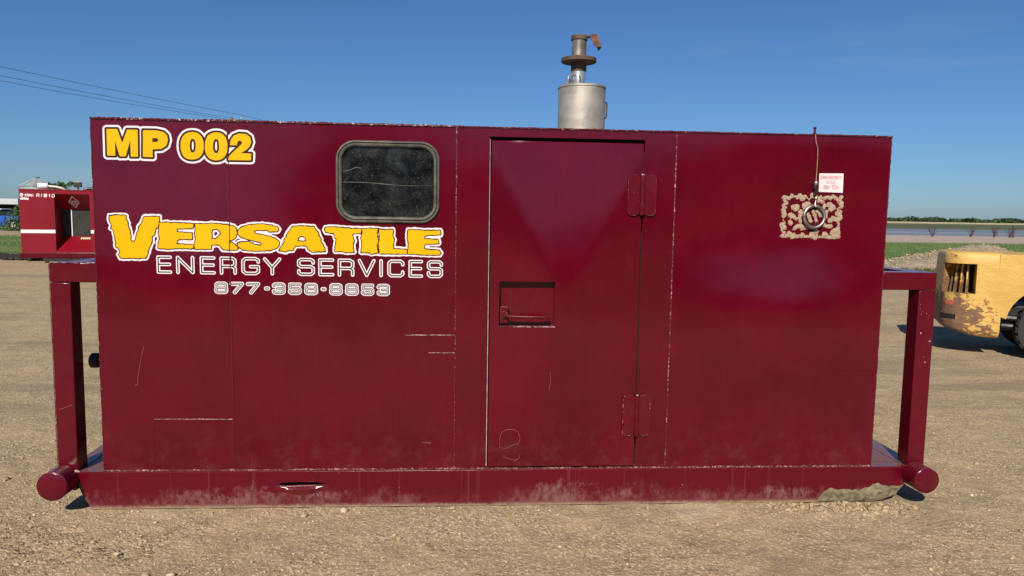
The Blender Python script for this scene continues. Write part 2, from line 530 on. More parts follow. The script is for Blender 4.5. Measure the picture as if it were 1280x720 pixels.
    c = m.mix(beach, c, bcol)
    c = m.mix(grass, c, gcol)
    # ripe field on the far side
    c = m.mix(m.math('MULTIPLY', m.ramp(y, 520, 560), m.math('SUBTRACT', 1, left)), c, (.48, .39, .23))
    h = m.math('ADD', m.math('MULTIPLY', vor.outputs['Distance'], -.7), m.math('MULTIPLY', vor2.outputs['Distance'], -.8))
    h = m.math('ADD', h, m.math('MULTIPLY', n3, .9))
    nrm = m.bump(m.math('MULTIPLY', h, loose), .0055)
    nrm = m.bump(m.noise(7, 3, .5), .02, 1, nrm)
    return m.out(c, .92, 0, .25, nrm)
MG = ground_material()

gx = lines(-3.6, 4.2, .024, -6000, 6000)
gy = lines(-1.4, .5, .022, -6000, 7000)
GX, GY = np.meshgrid(gx, gy)
GZ = terrain(GX, GY)
nx, ny = len(gx), len(gy)
idx = np.arange(nx*ny).reshape(ny, nx)
fc = np.stack([idx[:-1, :-1], idx[:-1, 1:], idx[1:, 1:], idx[1:, :-1]], -1).reshape(-1, 4)
ground = np_mesh('ground', np.stack([GX, GY, GZ], -1).reshape(-1, 3), fc, MG, smooth=True)
tag(ground, kind='structure')

# lake
m = Mat('lake_water')
nb = m.bump(m.noise(1.2, 4, .6, sx=.4, sy=1.2), .05)
MW = m.out(m.mix(m.ramp(m.noise(.03, 4, .6, sx=.3), .45, .6), (.17, .17, .16), (.24, .235, .21)), .35, 0, .22, nb)
bm = MB(); bm.add([(-30, 130, LAKE_Z), (3000, 130, LAKE_Z), (3000, 300, LAKE_Z), (-30, 300, LAKE_Z)], [(0, 1, 2, 3)])
tag(bm.build('lake', MW), kind='structure')

# ------------------------------------------------------------------ loose stones near the skid
m = Mat('loose_stone')
isl = m.n('NewGeometry', 8)
cr = m.t.nodes.new('ShaderNodeValToRGB')
for k, (pz, cc) in enumerate([(0, (.50, .38, .23)), (.3, (.36, .26, .15)), (.55, (.58, .46, .30)), (.75, (.20, .16, .12)), (.88, (.45, .27, .15)), (1, (.70, .60, .44))]):
    e = cr.color_ramp.elements[k] if k < 2 else cr.color_ramp.elements.new(pz)
    e.position = pz; e.color = (*cc, 1)
m.t.links.new(isl, cr.inputs[0])
MSTONE = m.out(m.mix(m.ramp(m.noise(120, 3), .3, .7, 0, .35), cr.outputs[0], (.36, .28, .18)), .85, 0, .3, m.bump(m.noise(200, 3), .002))

ico_v = []
ico_bm = bmesh.new(); bmesh.ops.create_icosphere(ico_bm, subdivisions=1, radius=1)
ico_v = np.array([v.co[:] for v in ico_bm.verts]); ico_f = np.array([[v.index for v in f.verts] for f in ico_bm.faces])
ico_bm.free()
def stones(name, X, Y, S, mat, sink=.3, seed=1, flat=.62, zoff=0):
    g = np.random.default_rng(seed)
    n = len(X); k = len(ico_v)
    jit = 1+g.uniform(-.28, .28, (n, k, 1))
    v = ico_v[None]*jit
    sc = np.stack([g.uniform(.75, 1.3, n), g.uniform(.7, 1.1, n), g.uniform(flat*.7, flat*1.25, n)], -1)*S[:, None]
    v = v*sc[:, None]
    a = g.uniform(0, 6.28, n); ca, sa = np.cos(a)[:, None], np.sin(a)[:, None]
    vx = v[..., 0]*ca-v[..., 1]*sa; vy = v[..., 0]*sa+v[..., 1]*ca
    Z = terrain(X, Y)+sc[:, 2]*(1-2*sink)+zoff
    out = np.stack([vx+X[:, None], vy+Y[:, None], v[..., 2]+Z[:, None]], -1)
    f = ico_f[None]+(np.arange(n)*k)[:, None, None]
    return np_mesh(name, out.reshape(-1, 3), f.reshape(-1, 3), mat)
n = 42000
X = RNG.uniform(-3.2, 4.0, n); Y = -1.35+RNG.random(n)**1.1*3.4
dens = vnoise(X, Y, .9, 41)*1.3+vnoise(X, Y, 3.3, 42)*.9+vnoise(X, Y, 9, 43)*.5
keep = (dens > RNG.uniform(-.75, .85, n)) & ~((X > -2.12) & (X < 2.62) & (Y > -.02))
X, Y = X[keep], Y[keep]
S = np.exp(RNG.normal(math.log(.0029), .5, len(X)))
S[RNG.random(len(X)) < .010] *= 2.6
S[RNG.random(len(X)) < .0012] *= 3.5
tag(stones('gravel', X, Y, np.clip(S, .0012, .022), MSTONE, .25, 5), 'loose tan gravel scattered over the yard in front of the skid', 'gravel', kind='stuff')
# letter outlines on the front wall, millimetres (x, z)
NAME = [[[(-1853,1557),(-1813,1561),(-1772,1560),(-1771,1543),(-1761,1522),(-1764,1513),(-1755,1487),(-1750,1449),(-1752,1437),(-1745,1426),(-1738,1421),(-1728,1426),(-1718,1461),
(-1705,1491),(-1707,1499),(-1690,1522),(-1677,1554),(-1644,1556),(-1601,1555),(-1603,1531),(-1609,1514),(-1607,1504),(-1620,1496),(-1630,1462),(-1645,1450),(-1642,1427),
(-1658,1393),(-1666,1362),(-1676,1341),(-1710,1337),(-1754,1337),(-1758,1341),(-1765,1336),(-1805,1337),(-1813,1354),(-1805,1370),(-1815,1391),(-1827,1398),(-1825,1421),
(-1831,1459),(-1836,1485),(-1848,1493),(-1843,1508),(-1854,1534)]],[[(-1600,1524),(-1556,1527),(-1545,1522),(-1533,1525),(-1481,1525),(-1425,1522),(-1429,1499),(-1508,1495),
(-1512,1486),(-1514,1477),(-1435,1471),(-1433,1442),(-1502,1439),(-1514,1429),(-1517,1415),(-1428,1409),(-1430,1392),(-1515,1391),(-1524,1394),(-1530,1389),(-1560,1388),
(-1610,1392),(-1608,1424),(-1598,1439),(-1605,1462),(-1602,1500)]],[[(-1415,1522),(-1362,1520),(-1332,1525),(-1250,1519),(-1220,1513),(-1204,1498),(-1202,1475),(-1208,1456),
(-1226,1441),(-1248,1430),(-1222,1421),(-1204,1405),(-1197,1393),(-1204,1387),(-1253,1386),(-1276,1388),(-1289,1407),(-1305,1414),(-1326,1412),(-1337,1411),(-1339,1391),
(-1421,1390),(-1423,1411),(-1414,1442),(-1420,1465),(-1414,1503)],[(-1333,1494),(-1299,1495),(-1290,1486),(-1284,1470),(-1292,1463),(-1300,1453),(-1316,1443),
(-1334,1441)]],[[(-1196,1477),(-1195,1492),(-1175,1508),(-1138,1519),(-1070,1525),(-1017,1519),(-990,1509),(-983,1498),(-991,1488),(-1029,1487),(-1044,1494),(-1104,1495),
(-1116,1487),(-1107,1474),(-1048,1464),(-1003,1450),(-982,1434),(-984,1412),(-1000,1397),(-1031,1387),(-1110,1383),(-1170,1389),(-1197,1405),(-1201,1420),(-1192,1426),(-1139,1430),
(-1124,1423),(-1113,1414),(-1079,1411),(-1070,1419),(-1079,1429),(-1124,1441),(-1169,1451),(-1190,1463)]],[[(-909,1514),(-867,1517),(-799,1515),(-788,1496),(-778,1490),(-776,1474),
(-762,1447),(-765,1435),(-756,1428),(-744,1405),(-740,1385),(-770,1384),(-808,1381),(-827,1394),(-838,1415),(-895,1414),(-914,1389),(-937,1388),(-945,1381),(-982,1386),(-971,1406),
(-952,1433),(-956,1444),(-944,1456),(-936,1479),(-921,1498)],[(-887,1435),(-883,1453),(-872,1466),(-857,1466),(-842,1453),(-838,1436)]],[[(-737,1512),(-701,1515),(-655,1512),
(-594,1508),(-547,1508),(-549,1486),(-596,1482),(-591,1453),(-586,1445),(-595,1422),(-589,1383),(-637,1383),(-645,1387),(-687,1386),(-683,1421),(-677,1452),(-686,1459),(-692,1482),
(-735,1488),(-742,1501)]],[[(-541,1506),(-503,1511),(-461,1509),(-466,1478),(-459,1447),(-466,1416),(-461,1381),(-495,1375),(-503,1381),(-549,1382),(-543,1423),(-549,1461),
(-541,1492)]],[[(-453,1507),(-426,1503),(-380,1505),(-382,1471),(-374,1452),(-378,1433),(-379,1403),(-305,1399),(-307,1378),(-372,1377),(-449,1377),(-455,1424),
(-449,1463)]],[[(-297,1505),(-257,1507),(-211,1503),(-126,1504),(-124,1483),(-199,1480),(-211,1472),(-209,1458),(-137,1455),(-135,1436),(-203,1431),(-212,1419),(-210,1402),
(-133,1397),(-123,1383),(-129,1374),(-218,1374),(-299,1378),(-294,1426),(-300,1465)]]]
UNIT = [[[(-1853,2006),(-1799,2007),(-1776,1936),(-1749,2005),(-1696,2005),(-1699,1867),(-1735,1866),(-1735,1951),(-1761,1868),(-1791,1867),(-1813,1949),(-1813,1870),
(-1854,1870)]],[[(-1669,2004),(-1600,2004),(-1565,1997),(-1548,1980),(-1544,1955),(-1553,1927),(-1578,1910),(-1624,1906),(-1624,1866),(-1674,1867)],[(-1623,1964),(-1601,1965),
(-1593,1959),(-1595,1949),(-1605,1944),(-1624,1944)]],[[(-1363,1930),(-1364,1910),(-1368,1895),(-1375,1882),(-1384,1872),(-1394,1864),(-1407,1860),(-1423,1858),(-1440,1859),
(-1452,1863),(-1463,1870),(-1471,1880),(-1476,1893),(-1480,1908),(-1481,1928),(-1479,1947),(-1475,1963),(-1468,1975),(-1459,1986),(-1449,1993),(-1436,1998),(-1420,2000),
(-1403,1999),(-1391,1995),(-1381,1987),(-1373,1978),(-1367,1965),(-1363,1950)],[(-1403,1930),(-1404,1920),(-1405,1913),(-1407,1906),(-1409,1901),(-1412,1897),(-1415,1895),
(-1420,1894),(-1424,1895),(-1427,1897),(-1430,1901),(-1432,1906),(-1433,1912),(-1434,1919),(-1434,1929),(-1434,1939),(-1432,1947),(-1431,1953),(-1428,1958),(-1426,1962),
(-1422,1964),(-1418,1965),(-1414,1965),(-1410,1962),(-1408,1959),(-1406,1954),(-1404,1947),(-1403,1940)]],[[(-1241,1930),(-1243,1910),(-1247,1894),(-1253,1881),(-1262,1871),
(-1272,1863),(-1285,1858),(-1301,1856),(-1317,1857),(-1329,1862),(-1339,1869),(-1347,1879),(-1353,1892),(-1356,1907),(-1357,1927),(-1355,1948),(-1351,1963),(-1345,1976),
(-1337,1987),(-1326,1994),(-1314,1999),(-1298,2001),(-1282,2000),(-1269,1996),(-1259,1988),(-1251,1978),(-1246,1966),(-1242,1950)],[(-1284,1930),(-1284,1920),(-1285,1912),
(-1287,1906),(-1290,1900),(-1292,1896),(-1296,1894),(-1300,1893),(-1304,1894),(-1308,1896),(-1310,1900),(-1312,1905),(-1314,1912),(-1315,1919),(-1315,1930),(-1314,1940),
(-1313,1948),(-1311,1955),(-1309,1960),(-1306,1964),(-1303,1966),(-1298,1967),(-1294,1966),(-1291,1964),(-1288,1960),(-1286,1955),(-1285,1949),(-1284,1941)]],[[(-1228,1936),
(-1224,1962),(-1208,1986),(-1179,1998),(-1145,1996),(-1124,1981),(-1118,1955),(-1127,1931),(-1145,1914),(-1174,1896),(-1119,1895),(-1121,1860),(-1239,1859),(-1235,1877),
(-1213,1901),(-1181,1930),(-1166,1946),(-1169,1959),(-1180,1961),(-1189,1954),(-1191,1937)]]]
ENERGY = [('E', -1622, -1543), ('N', -1521, -1427), ('E', -1398, -1317), ('R', -1295, -1207), ('G', -1182, -1085), ('Y', -1068, -973)]
SERVICES = [('S', -889, -796), ('E', -777, -693), ('R', -674, -586), ('V', -567, -473), ('I', -456, -430), ('C', -409, -318), ('E', -295, -218), ('S', -196, -110)]
PHONE = [('8', -1326, -1254), ('7', -1246, -1170), ('7', -1160, -1086), ('-', -1067, -1032), ('3', -1024, -952), ('5', -939, -867), ('8', -853, -780), ('-', -768, -733),
 ('8', -720, -649), ('8', -636, -563), ('5', -551, -480), ('3', -467, -396)]
# ------------------------------------------------------------------ shared materials
LEFT_DENTS = [(-1.50, .95, .62, .50, .062)]
M_A = maroon_panel('maroon_sheet_a', (1.3, 0, 2.2), LEFT_DENTS)
M_B = maroon_panel('maroon_sheet_b', (6.1, 0, 5.7), LEFT_DENTS, .008, (-.64, 1.12, .60, .95, .022))
M_C = maroon_panel('maroon_sheet_c', (3.4, 0, 9.1), [(.55, 2.1, .5, .25, .006)])
M_D = maroon_panel('maroon_sheet_d', (8.8, 0, 1.6), [(1.76, .98, .52, .27, .050), (1.8, 2.14, .65, .36, .030)])
M_DOOR = maroon_panel('maroon_sheet_door', (2.5, 0, 14.2), [(.35, 1.3, .2, .3, .006)], .009, (.56, 1.06, .42, .95, -.040))
M_TUBE = maroon_plain('maroon_tube', .015, .07, .84)
M_DECK = maroon_plain('maroon_deck', .18, .30, .74)
M_HARD = maroon_plain('maroon_fittings', .02, .15, .76)
M_WELD = chipped('chipped_weld', .50, (.42, .27, .27))
M_WELD2 = chipped('chipped_edge', .44, (.68, .60, .58))
M_SCR = flat_mat('scratch_primer', (.24, .085, .09), .6, var=.4, scale=40)
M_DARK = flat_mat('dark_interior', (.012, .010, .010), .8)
M_YEL = flat_mat('yellow_vinyl', (.78, .385, .0005), .5, var=.03, scale=3, spec=.15)
M_BRN = flat_mat('dark_outline_vinyl', (.034, .013, .007), .5, var=.05, spec=.15)
M_WHT = flat_mat('white_vinyl', (.72, .65, .65), .42, var=.05, scale=5)
M_GRY = flat_mat('grey_line_vinyl', (.035, .012, .015), .5, var=.05, spec=.15)
M_PALE = flat_mat('pale_fill_vinyl', (.48, .44, .44), .45, var=.05)

def skid_material():
    m = Mat('maroon_skid')
    x, y, z = m.xyz()
    tone = m.noise(2.1, 4, .6)
    base = m.mix(m.ramp(tone, .3, .7), MAROON2, MAROON)
    # scraped and dusty toward the ground: brushed patches with ragged tops
    n1 = m.noise(3.2, 5, .7, sx=1, sz=1.4); n2 = m.noise(38, 5, .75, sx=1, sz=.55)
    reach = m.math('SUBTRACT', m.math('ADD', m.math('MULTIPLY', n1, .30), m.math('MULTIPLY', n2, .13)), .115)
    f = m.ramp(m.math('SUBTRACT', reach, m.math('ADD', z, .035)), -.02, .055)
    f = m.math('MULTIPLY', f, m.ramp(n2, .34, .66, .15, 1))
    f = m.math('MULTIPLY', f, m.ramp(m.noise(1.5, 3, .6, off=(7, 0, 0)), .40, .60, .12, 1))
    base = m.mix(m.math('MULTIPLY', f, .48), base, (.27, .15, .125))
    # water runs from the seam above
    run = m.math('MULTIPLY', m.ramp(m.noise(34, 2, .5, sx=1, sz=.02), .62, .76), .10)
    base = m.mix(run, base, (.34, .22, .19))
    # dried dirt line at the very bottom
    lowd = m.math('MULTIPLY', m.ramp(m.math('ADD', z, m.math('MULTIPLY', m.math('SUBTRACT', n2, .5), .05)), -.008, -.034), .7)
    base = m.mix(lowd, base, DUST)
    chip = m.ramp(m.noise(60, 3, .6, off=(1, 2, 3)), .76, .79)
    base = m.mix(m.math('MULTIPLY', chip, .6), base, CHIP)
    f2 = m.math('MAXIMUM', f, lowd)
    upz = m.n('SeparateXYZ', 2, Vector=m.n('NewGeometry', 1))
    base = m.mix(m.math('MULTIPLY', m.ramp(upz, .6, .95), .28), base, DUST)
    nrm = m.bump(m.noise(70, 4, .6), .0012, 1, m.bump(m.noise(2.2, 2), .02))
    return m.out(base, m.ramp(f2, 0, .6, .20, .75), 0, .4, nrm)
M_SKID = skid_material()

# ------------------------------------------------------------------ the generator enclosure
X0, X1, ZB, ZT, DEP = -1.932, 2.370, .180, 2.057, 1.90
gen = empty('generator_enclosure', (0.22, .95, GROUND))
tag(gen, 'big maroon steel generator enclosure on a skid with yellow lettering and door', 'enclosure')
GINV = Matrix.Translation((-.22, -.95, -GROUND))
def part(mb, name, mat, parent=gen, **k):
    o = mb.build(name, mat, parent, **k)
    if parent is gen: o.matrix_parent_inverse = GINV
    return o
FX = lambda u, v, d: (u, d, v)          # sheet in the front plane

def rrect(x0, x1, z0, z1, r, n=8):
    pts = []
    for cx, cz, a0 in ((x1-r, z1-r, 0), (x0+r, z1-r, 90), (x0+r, z0+r, 180), (x1-r, z0+r, 270)):
        for k in range(n+1):
            a = R(a0+90*k/n)
            pts.append((cx+r*math.cos(a), cz+r*math.sin(a)))
    return pts

SE = (-1.240, -.040, 1.157)
WIN = rrect(-.662, -.147, 1.560, 1.960, .085)
DO = [(.134, .180), (.983, .182), (.981, 2.012), (.136, 2.012)]
rect = lambda a, b, c, d: [(a, c), (b, c), (b, d), (a, d)]
T = .005
part(MB().plate(rect(X0, SE[0]-.0015, ZB, ZT), [], 0, T, FX), 'wall_panel', M_A)
part(MB().plate(rect(SE[0]+.0015, SE[1]-.0015, ZB, ZT-.001), [WIN], 0, T, FX), 'wall_panel', M_B)
part(MB().plate([(SE[1]+.0015, ZB), DO[0], DO[3], DO[2], DO[1], (SE[2]-.0015, ZB), (SE[2]-.0015, ZT), (SE[1]+.0015, ZT)], [], 0, T, FX), 'wall_panel', M_C)
part(MB().plate(rect(SE[2]+.0015, X1, ZB, ZT), [], 0, T, FX), 'wall_panel', M_D)
part(MB().box(X0, X0+T, T+.001, DEP, ZB, ZT), 'end_wall', M_A)
part(MB().box(X1-T, X1, T+.001, DEP, ZB, ZT), 'end_wall', M_D)
part(MB().box(X0, X1, DEP+.001, DEP+.006, ZB, ZT), 'rear_wall', M_B)
part(MB().box(X0-.004, X1+.004, -.004, DEP+.01, ZT+.001, ZT+.007), 'roof', M_C)
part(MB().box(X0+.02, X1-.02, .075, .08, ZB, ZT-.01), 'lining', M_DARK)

def bead(p0, p1, r=.004, step=.012, jit=.0012, wob=.0):
    p0, p1 = Vector(p0), Vector(p1)
    n = max(2, int((p1-p0).length/step))
    pts = []; rs = []
    for k in range(n+1):
        p = p0.lerp(p1, k/n)
        p += Vector((random.uniform(-1, 1), random.uniform(-.5, .5), random.uniform(-1, 1)))*jit
        pts.append(p); rs.append(r*random.uniform(.7, 1.3))
    return MB().tube(pts, rs, 6)
# weld seams between the sheets and round the edges
part(bead((SE[0], .0005, ZB), (SE[0], .0005, ZT), .0036), 'weld_seam', chipped('weld_a', .62, (.16, .03, .04)), smooth=True)
part(bead((SE[1], .0005, ZB), (SE[1], .0005, ZT), .0034), 'weld_seam', chipped('weld_b', .52, (.42, .22, .22)), smooth=True)
part(bead((SE[2], .0005, ZB), (SE[2], .0005, ZT), .0040), 'weld_seam', chipped('weld_c', .49, (.38, .22, .22)), smooth=True)
part(bead((X0, .002, ZB), (X0, .002, ZT), .0045), 'weld_seam', chipped('weld_d', .58), smooth=True)
part(bead((X1, .002, ZB), (X1, .002, ZT), .0040), 'weld_seam', chipped('weld_e', .64), smooth=True)
part(bead((X0, -.003, ZT+.004), (SE[1], -.003, ZT+.004), .0058, .009, .0018), 'weld_seam', chipped('weld_f', .53, (.62, .54, .54)), smooth=True)
part(bead((SE[1], -.003, ZT+.003), (X1, -.003, ZT+.003), .0045, .012), 'weld_seam', chipped('weld_g', .56, (.5, .42, .42)), smooth=True)
part(bead((X0, -.004, ZB-.001), (X1, -.004, ZB-.001), .0062, .010, .0016), 'weld_seam', chipped('weld_h', .46, (.36, .21, .20), 95), smooth=True)
# welded-over patches
def line(pts, r, mat, name='patch_weld', chance=1.0):
    pts = [Vector(p) for p in pts]
    path = [pts[0]]; rs = [r*.6]
    for a, b in zip(pts[:-1], pts[1:]):
        n = max(1, int((b-a).length/.02))
        for k in range(1, n+1):
            j = Vector((random.uniform(-1, 1)*.0012, 0, random.uniform(-1, 1)*.0012))
            path.append(a.lerp(b, k/n)+j)
            rs.append(r*(random.uniform(.6, 1.2) if random.random() < chance else .15))
    return part(MB().tube(path, rs, 5), name, mat, smooth=True)
wp = chipped('weld_patch', .42, (.42, .26, .26))
line([(-.311, -.0008, .932), (-.043, -.0008, .933)], .0030, wp)
line([(-.310, -.0005, .932), (-.310, -.0005, .838)], .0016, M_HARD, chance=.8)
line([(-.185, -.0008, .834), (-.043, -.0008, .835)], .0028, wp)
line([(-1.659, -.0005, .465), (-1.245, -.0008, .464)], .0030, wp)
line([(-1.659, -.0004, .465), (-1.667, -.0004, .20)], .0016, M_HARD, chance=.85)
line([(2.17, -.0004, 1.36), (2.34, -.0004, 1.36)], .0015, M_HARD, chance=.8)
line([(2.17, -.0004, 1.36), (2.17, -.0004, 1.19)], .0013, M_HARD, chance=.8)
line([(2.12, -.0004, .74), (2.33, -.0004, .74)], .0013, M_HARD, chance=.8)
# scratches
line([(-1.701, -.0002, .864), (-1.716, -.0002, .81), (-1.725, -.0002, .768), (-1.738, -.0002, .70), (-1.742, -.0002, .655)], .0011, M_SCR, 'scratch_mark')
line([(-1.742, -.0002, .655), (-1.757, -.0002, .650)], .0016, M_SCR, 'scratch_mark')
line([(1.31, -.0002, 1.954), (1.318, -.0002, 1.6), (1.338, -.0002, 1.2), (1.347, -.0002, .2)], .0010, M_HARD, 'scratch_mark')
line([(-.22, -.0002, .33), (-.17, -.0002, .325)], .0012, M_SCR, 'scratch_mark', chance=.7)

# ------------------------------------------------------------------ door
DX0, DX1, DZ0, DZ1 = .147, .974, .190, 1.992
HR = (.199, .507, .985, 1.232)
door = part(MB().plate(rect(DX0, DX1, DZ0, DZ1), [rect(HR[0], HR[1], HR[2], HR[3])], -.003, .012, FX), 'door', M_DOOR, bevel=.0015)
def dpart(mb, name, mat, **k):
    o = mb.build(name, mat, door, **k); return o
# jambs behind the gaps and the pale seal that shows on the lock side
part(MB().box(.1365, .1410, .010, .050, .19, 2.0), 'door_seal', flat_mat('worn_seal', (.40, .32, .31), .7, var=.3, scale=30))
part(MB().plate(rect(.150, .97, .20, 1.985), [rect(HR[0]-.006, HR[1]+.006, HR[2]-.006, HR[3]+.006)], .0135, .0165, FX), 'door_backing', M_DARK)
mb = MB()
a0, a1, c0, c1 = HR
mb.box(a0-.003, a1+.003, .047, .050, c0-.003, c1+.003)
mb.box(a0-.003, a0-.0005, .0125, .0468, c0, c1); mb.box(a1+.0005, a1+.003, .0125, .0468, c0, c1)
mb.box(a0, a1, .0125, .0468, c0-.003, c0-.0005); mb.box(a0, a1, .0125, .0468, c1+.0005, c1+.003)
dpart(mb, 'handle_recess', M_HARD)
M_EDGE = chipped('fitting_edge', .36, (.42, .24, .24))
dpart(MB().tube([(.209, .0115, 1.0), (.209, .0115, 1.089), (.2475, .0115, 1.089)], .0016, 5), 'worn_edge', M_EDGE)
dpart(MB().tube([(.2275+.0175*math.cos(t), -.001, 1.048+.0175*math.sin(t)) for t in [2*math.pi*k/20 for k in range(21)]], .0014, 5, False), 'worn_edge', M_EDGE)
dpart(MB().tube([(.25, -.0165, 1.0435), (.35, -.0160, 1.0395), (.46, -.010, 1.0385)], .0012, 5), 'worn_edge', M_EDGE)  # pale bead paints a highlight along the lever's chipped edge
dpart(MB().box(.2065, .250, .012, .0465, .998, 1.092), 'latch_block', M_HARD, bevel=.003)
mb = MB().lathe([(.0, -.006), (.013, -.006), (.0175, -.001), (.0175, .012)], (.2275, 0, 1.048), 20, 'y')
dpart(mb, 'latch_boss', M_HARD, smooth=True)
mb = MB().tube([(.2275, -.006, 1.048), (.245, -.008, 1.040), (.30, -.008, 1.036), (.40, -.006, 1.034), (.468, .000, 1.032), (.478, .010, 1.030)], [.009, .010, .0085, .0085, .009, .008], 10)
dpart(mb, 'latch_lever', M_HARD, smooth=True)
dpart(MB().lathe([(0, -.012), (.011, -.012), (.013, -.006), (.011, .0)], (.452, 0, 1.036), 14, 'y'), 'lever_knob', M_HARD, smooth=True)
dpart(bead((a0-.006, -.003, c0-.003), (a1+.002, -.003, c0-.003), .0038, .012), 'recess_lip', chipped('recess_chip', .40, (.46, .28, .27)), smooth=True)
# rubbed outline low on the door
pts = [(.212, .345), (.222, .385), (.25, .402), (.29, .402), (.315, .388), (.327, .35), (.318, .325)]
dpart(MB().tube([(a, -.0032, b) for a, b in pts], .0010, 5), 'scratch_mark', M_SCR, smooth=True)
pts = [(.212, .345), (.214, .30), (.245, .292), (.275, .31), (.32, .322)]
dpart(MB().tube([(a, -.0032, b) for a, b in pts], .0009, 5), 'scratch_mark', M_SCR, smooth=True)
pts = [(.235, .245), (.27, .233), (.30, .225), (.325, .24), (.327, .262)]
dpart(MB().tube([(a, -.0032, b) for a, b in pts], .0009, 5), 'scratch_mark', M_SCR, smooth=True)
mb = MB(); mb.tube([(.487, -.0032, .73), (.492, -.0032, .68), (.484, -.0032, .62)], .0010, 5)
dpart(mb, 'scratch_mark', M_SCR, smooth=True)

# hinges
def hinge(cx, z0, z1):
    h = part(MB().plate(rrect(cx-.078, cx-.010, z0, z1, .022, 4), [], -.015, -.0032, FX), 'hinge', M_HARD, bevel=.002)
    hp = lambda mb, nm, mt, **k: mb.build(nm, mt, h, **k)
    hp(MB().plate(rrect(cx+.012, cx+.076, z0, z1, .022, 4), [], -.013, -.0002, FX), 'hinge_leaf', M_HARD, bevel=.002)
    dz = (z1-z0)/3
    for k in range(3):
        hp(MB().lathe([(0, z0+dz*k+.001), (.0125, z0+dz*k+.001), (.0135, z0+dz*k+.004), (.0135, z0+dz*(k+1)-.004), (.0125, z0+dz*(k+1)-.001), (0, z0+dz*(k+1)-.001)], (cx, -.016, 0), 14), 'hinge_knuckle', M_HARD, smooth=True)
    hp(MB().lathe([(0, z1-.002), (.008, z1-.002), (.009, z1+.004), (0, z1+.006)], (cx, -.016, 0), 12), 'hinge_pin', M_WELD2, smooth=True)
    # rubbed edges
    pl = rrect(cx-.078, cx-.010, z0, z1, .022, 4)
    left = [p for p in pl if p[0] < cx-.03]
    hp(MB().tube([(p[0], -.0145, p[1]) for p in left], .0015, 5), 'worn_edge', M_WELD, smooth=True)
    pr = [p for p in rrect(cx+.012, cx+.076, z0, z1, .022, 4) if p[0] > cx+.03]
    pr = sorted(pr, key=lambda p: p[1])
    hp(MB().tube([(p[0], -.0125, p[1]) for p in pr], .0013, 5), 'worn_edge', M_WELD, smooth=True)
hinge(.972, 1.603, 1.823)
hinge(.980, .368, .600)

# ------------------------------------------------------------------ window
m = Mat('old_rubber')
M_RUB = m.out(m.mix(m.ramp(m.noise(14, 5, .7), .35, .7), (.058, .054, .042), (.135, .124, .096)), .62, 0, .4, m.bump(m.noise(60, 3), .002))
def ring_sweep(x0, x1, z0, z1, r, prof, n=10):
    """profile (inset, y) swept round a rounded rectangle"""
    vs_ = []; k = 4*(n+1)
    for ins, yy in prof:
        for p in rrect(x0+ins, x1-ins, z0+ins, z1-ins, max(.012, r-ins), n):
            vs_.append((p[0], yy, p[1]))
    fs = [(j*k+i, j*k+(i+1) % k, (j+1)*k+(i+1) % k, (j+1)*k+i) for j in range(len(prof)-1) for i in range(k)]
    return MB().add(vs_, fs)
win = part(ring_sweep(-.680, -.129, 1.541, 1.977, .104, [(0, .0), (.001, -.010), (.005, -.015), (.010, -.016), (.0135, -.012), (.0150, -.007), (.0165, -.012), (.021, -.016), (.027, -.015), (.032, -.010), (.034, -.001), (.034, .012)]), 'window', M_RUB, smooth=True)
m = Mat('dusty_glass')
sp = m.ramp(m.noise(75, 2, .6), .66, .72); sp2 = m.ramp(m.noise(170, 2, .5, off=(3, 3, 3)), .64, .70)
film = m.ramp(m.noise(9, 5, .7), .35, .8, .0, .10)
d = m.math('ADD', m.math('ADD', m.math('MULTIPLY', sp, .16), m.math('MULTIPLY', sp2, .11)), film)
M_GLS = m.out(m.mix(d, (.004, .005, .005), (.30, .30, .27)), m.ramp(d, 0, .4, .03, .6), 0, .65, m.bump(m.noise(2.2, 1), .003))
MB().plate(rrect(-.650, -.159, 1.571, 1.947, .078), [], .004, .009, FX).build('pane', M_GLS, win)
f_ = lambda t: (-.645+.478*t, .003, 1.754-.012*t+.004*math.sin(t*7))
mb = MB().tube([f_(k/20) for k in range(21)], [(.0020 if k < 11 else .0011)*random.uniform(.3, 1.1) for k in range(21)], 5)
mb.build('scratch_mark', flat_mat('glass_scratch', (.12, .115, .10), .6), win)
mb = MB(); mb.tube([(-.642, .003, 1.812), (-.61, .003, 1.818), (-.575, .003, 1.834), (-.545, .003, 1.830)], .0018, 5)
mb.build('scratch_mark', flat_mat('glass_scratch_b', (.10, .10, .09), .6), win)

# ------------------------------------------------------------------ lettering
def mmv(loops): return [[(a/1000, b/1000) for a, b in l] for l in loops]
def lettering(F, layers, label):
    root = None
    for k, (lev, mat, nm) in enumerate(layers):
        mb = F.mesh(lev, -.0005-.0006*k)
        if root is None:
            root = part(mb, 'lettering', mat); root['label'] = label
        else:
            mb.build(nm, mat, root)
    return root
F = Field(-1.90, -1.08, 1.82, 2.045, .0022)
for g in UNIT: F.glyph(mmv(g))
lettering(F, [(.0205, M_WHT, ''), (.0105, M_BRN, 'letter_outline'), (.0, M_YEL, 'letter_fill')], 'yellow block letters with brown and white outlines')
F = Field(-1.89, -.09, 1.31, 1.59, .0022)
for g in NAME: F.glyph(mmv(g))
F.d += .0016*np.sin(F.X*95+3*np.sin(F.Z*60))*np.sin(F.Z*120+2*np.sin(F.X*70))
lettering(F, [(.0145, M_WHT, ''), (.0056, M_BRN, 'letter_outline'), (.0, M_YEL, 'letter_fill')], 'large ragged yellow capitals with a white outline')
F = Field(-1.65, -.08, 1.22, 1.37, .0018)
for ch, a, b in ENERGY+SERVICES:
    s = -.0088*((a+b)/2000+1.6)/1.5
    if ch == 'I': a, b = a-20, b+20
    put(F, ch, a/1000, b/1000, 1.256+s, 1.352+s, .0085)
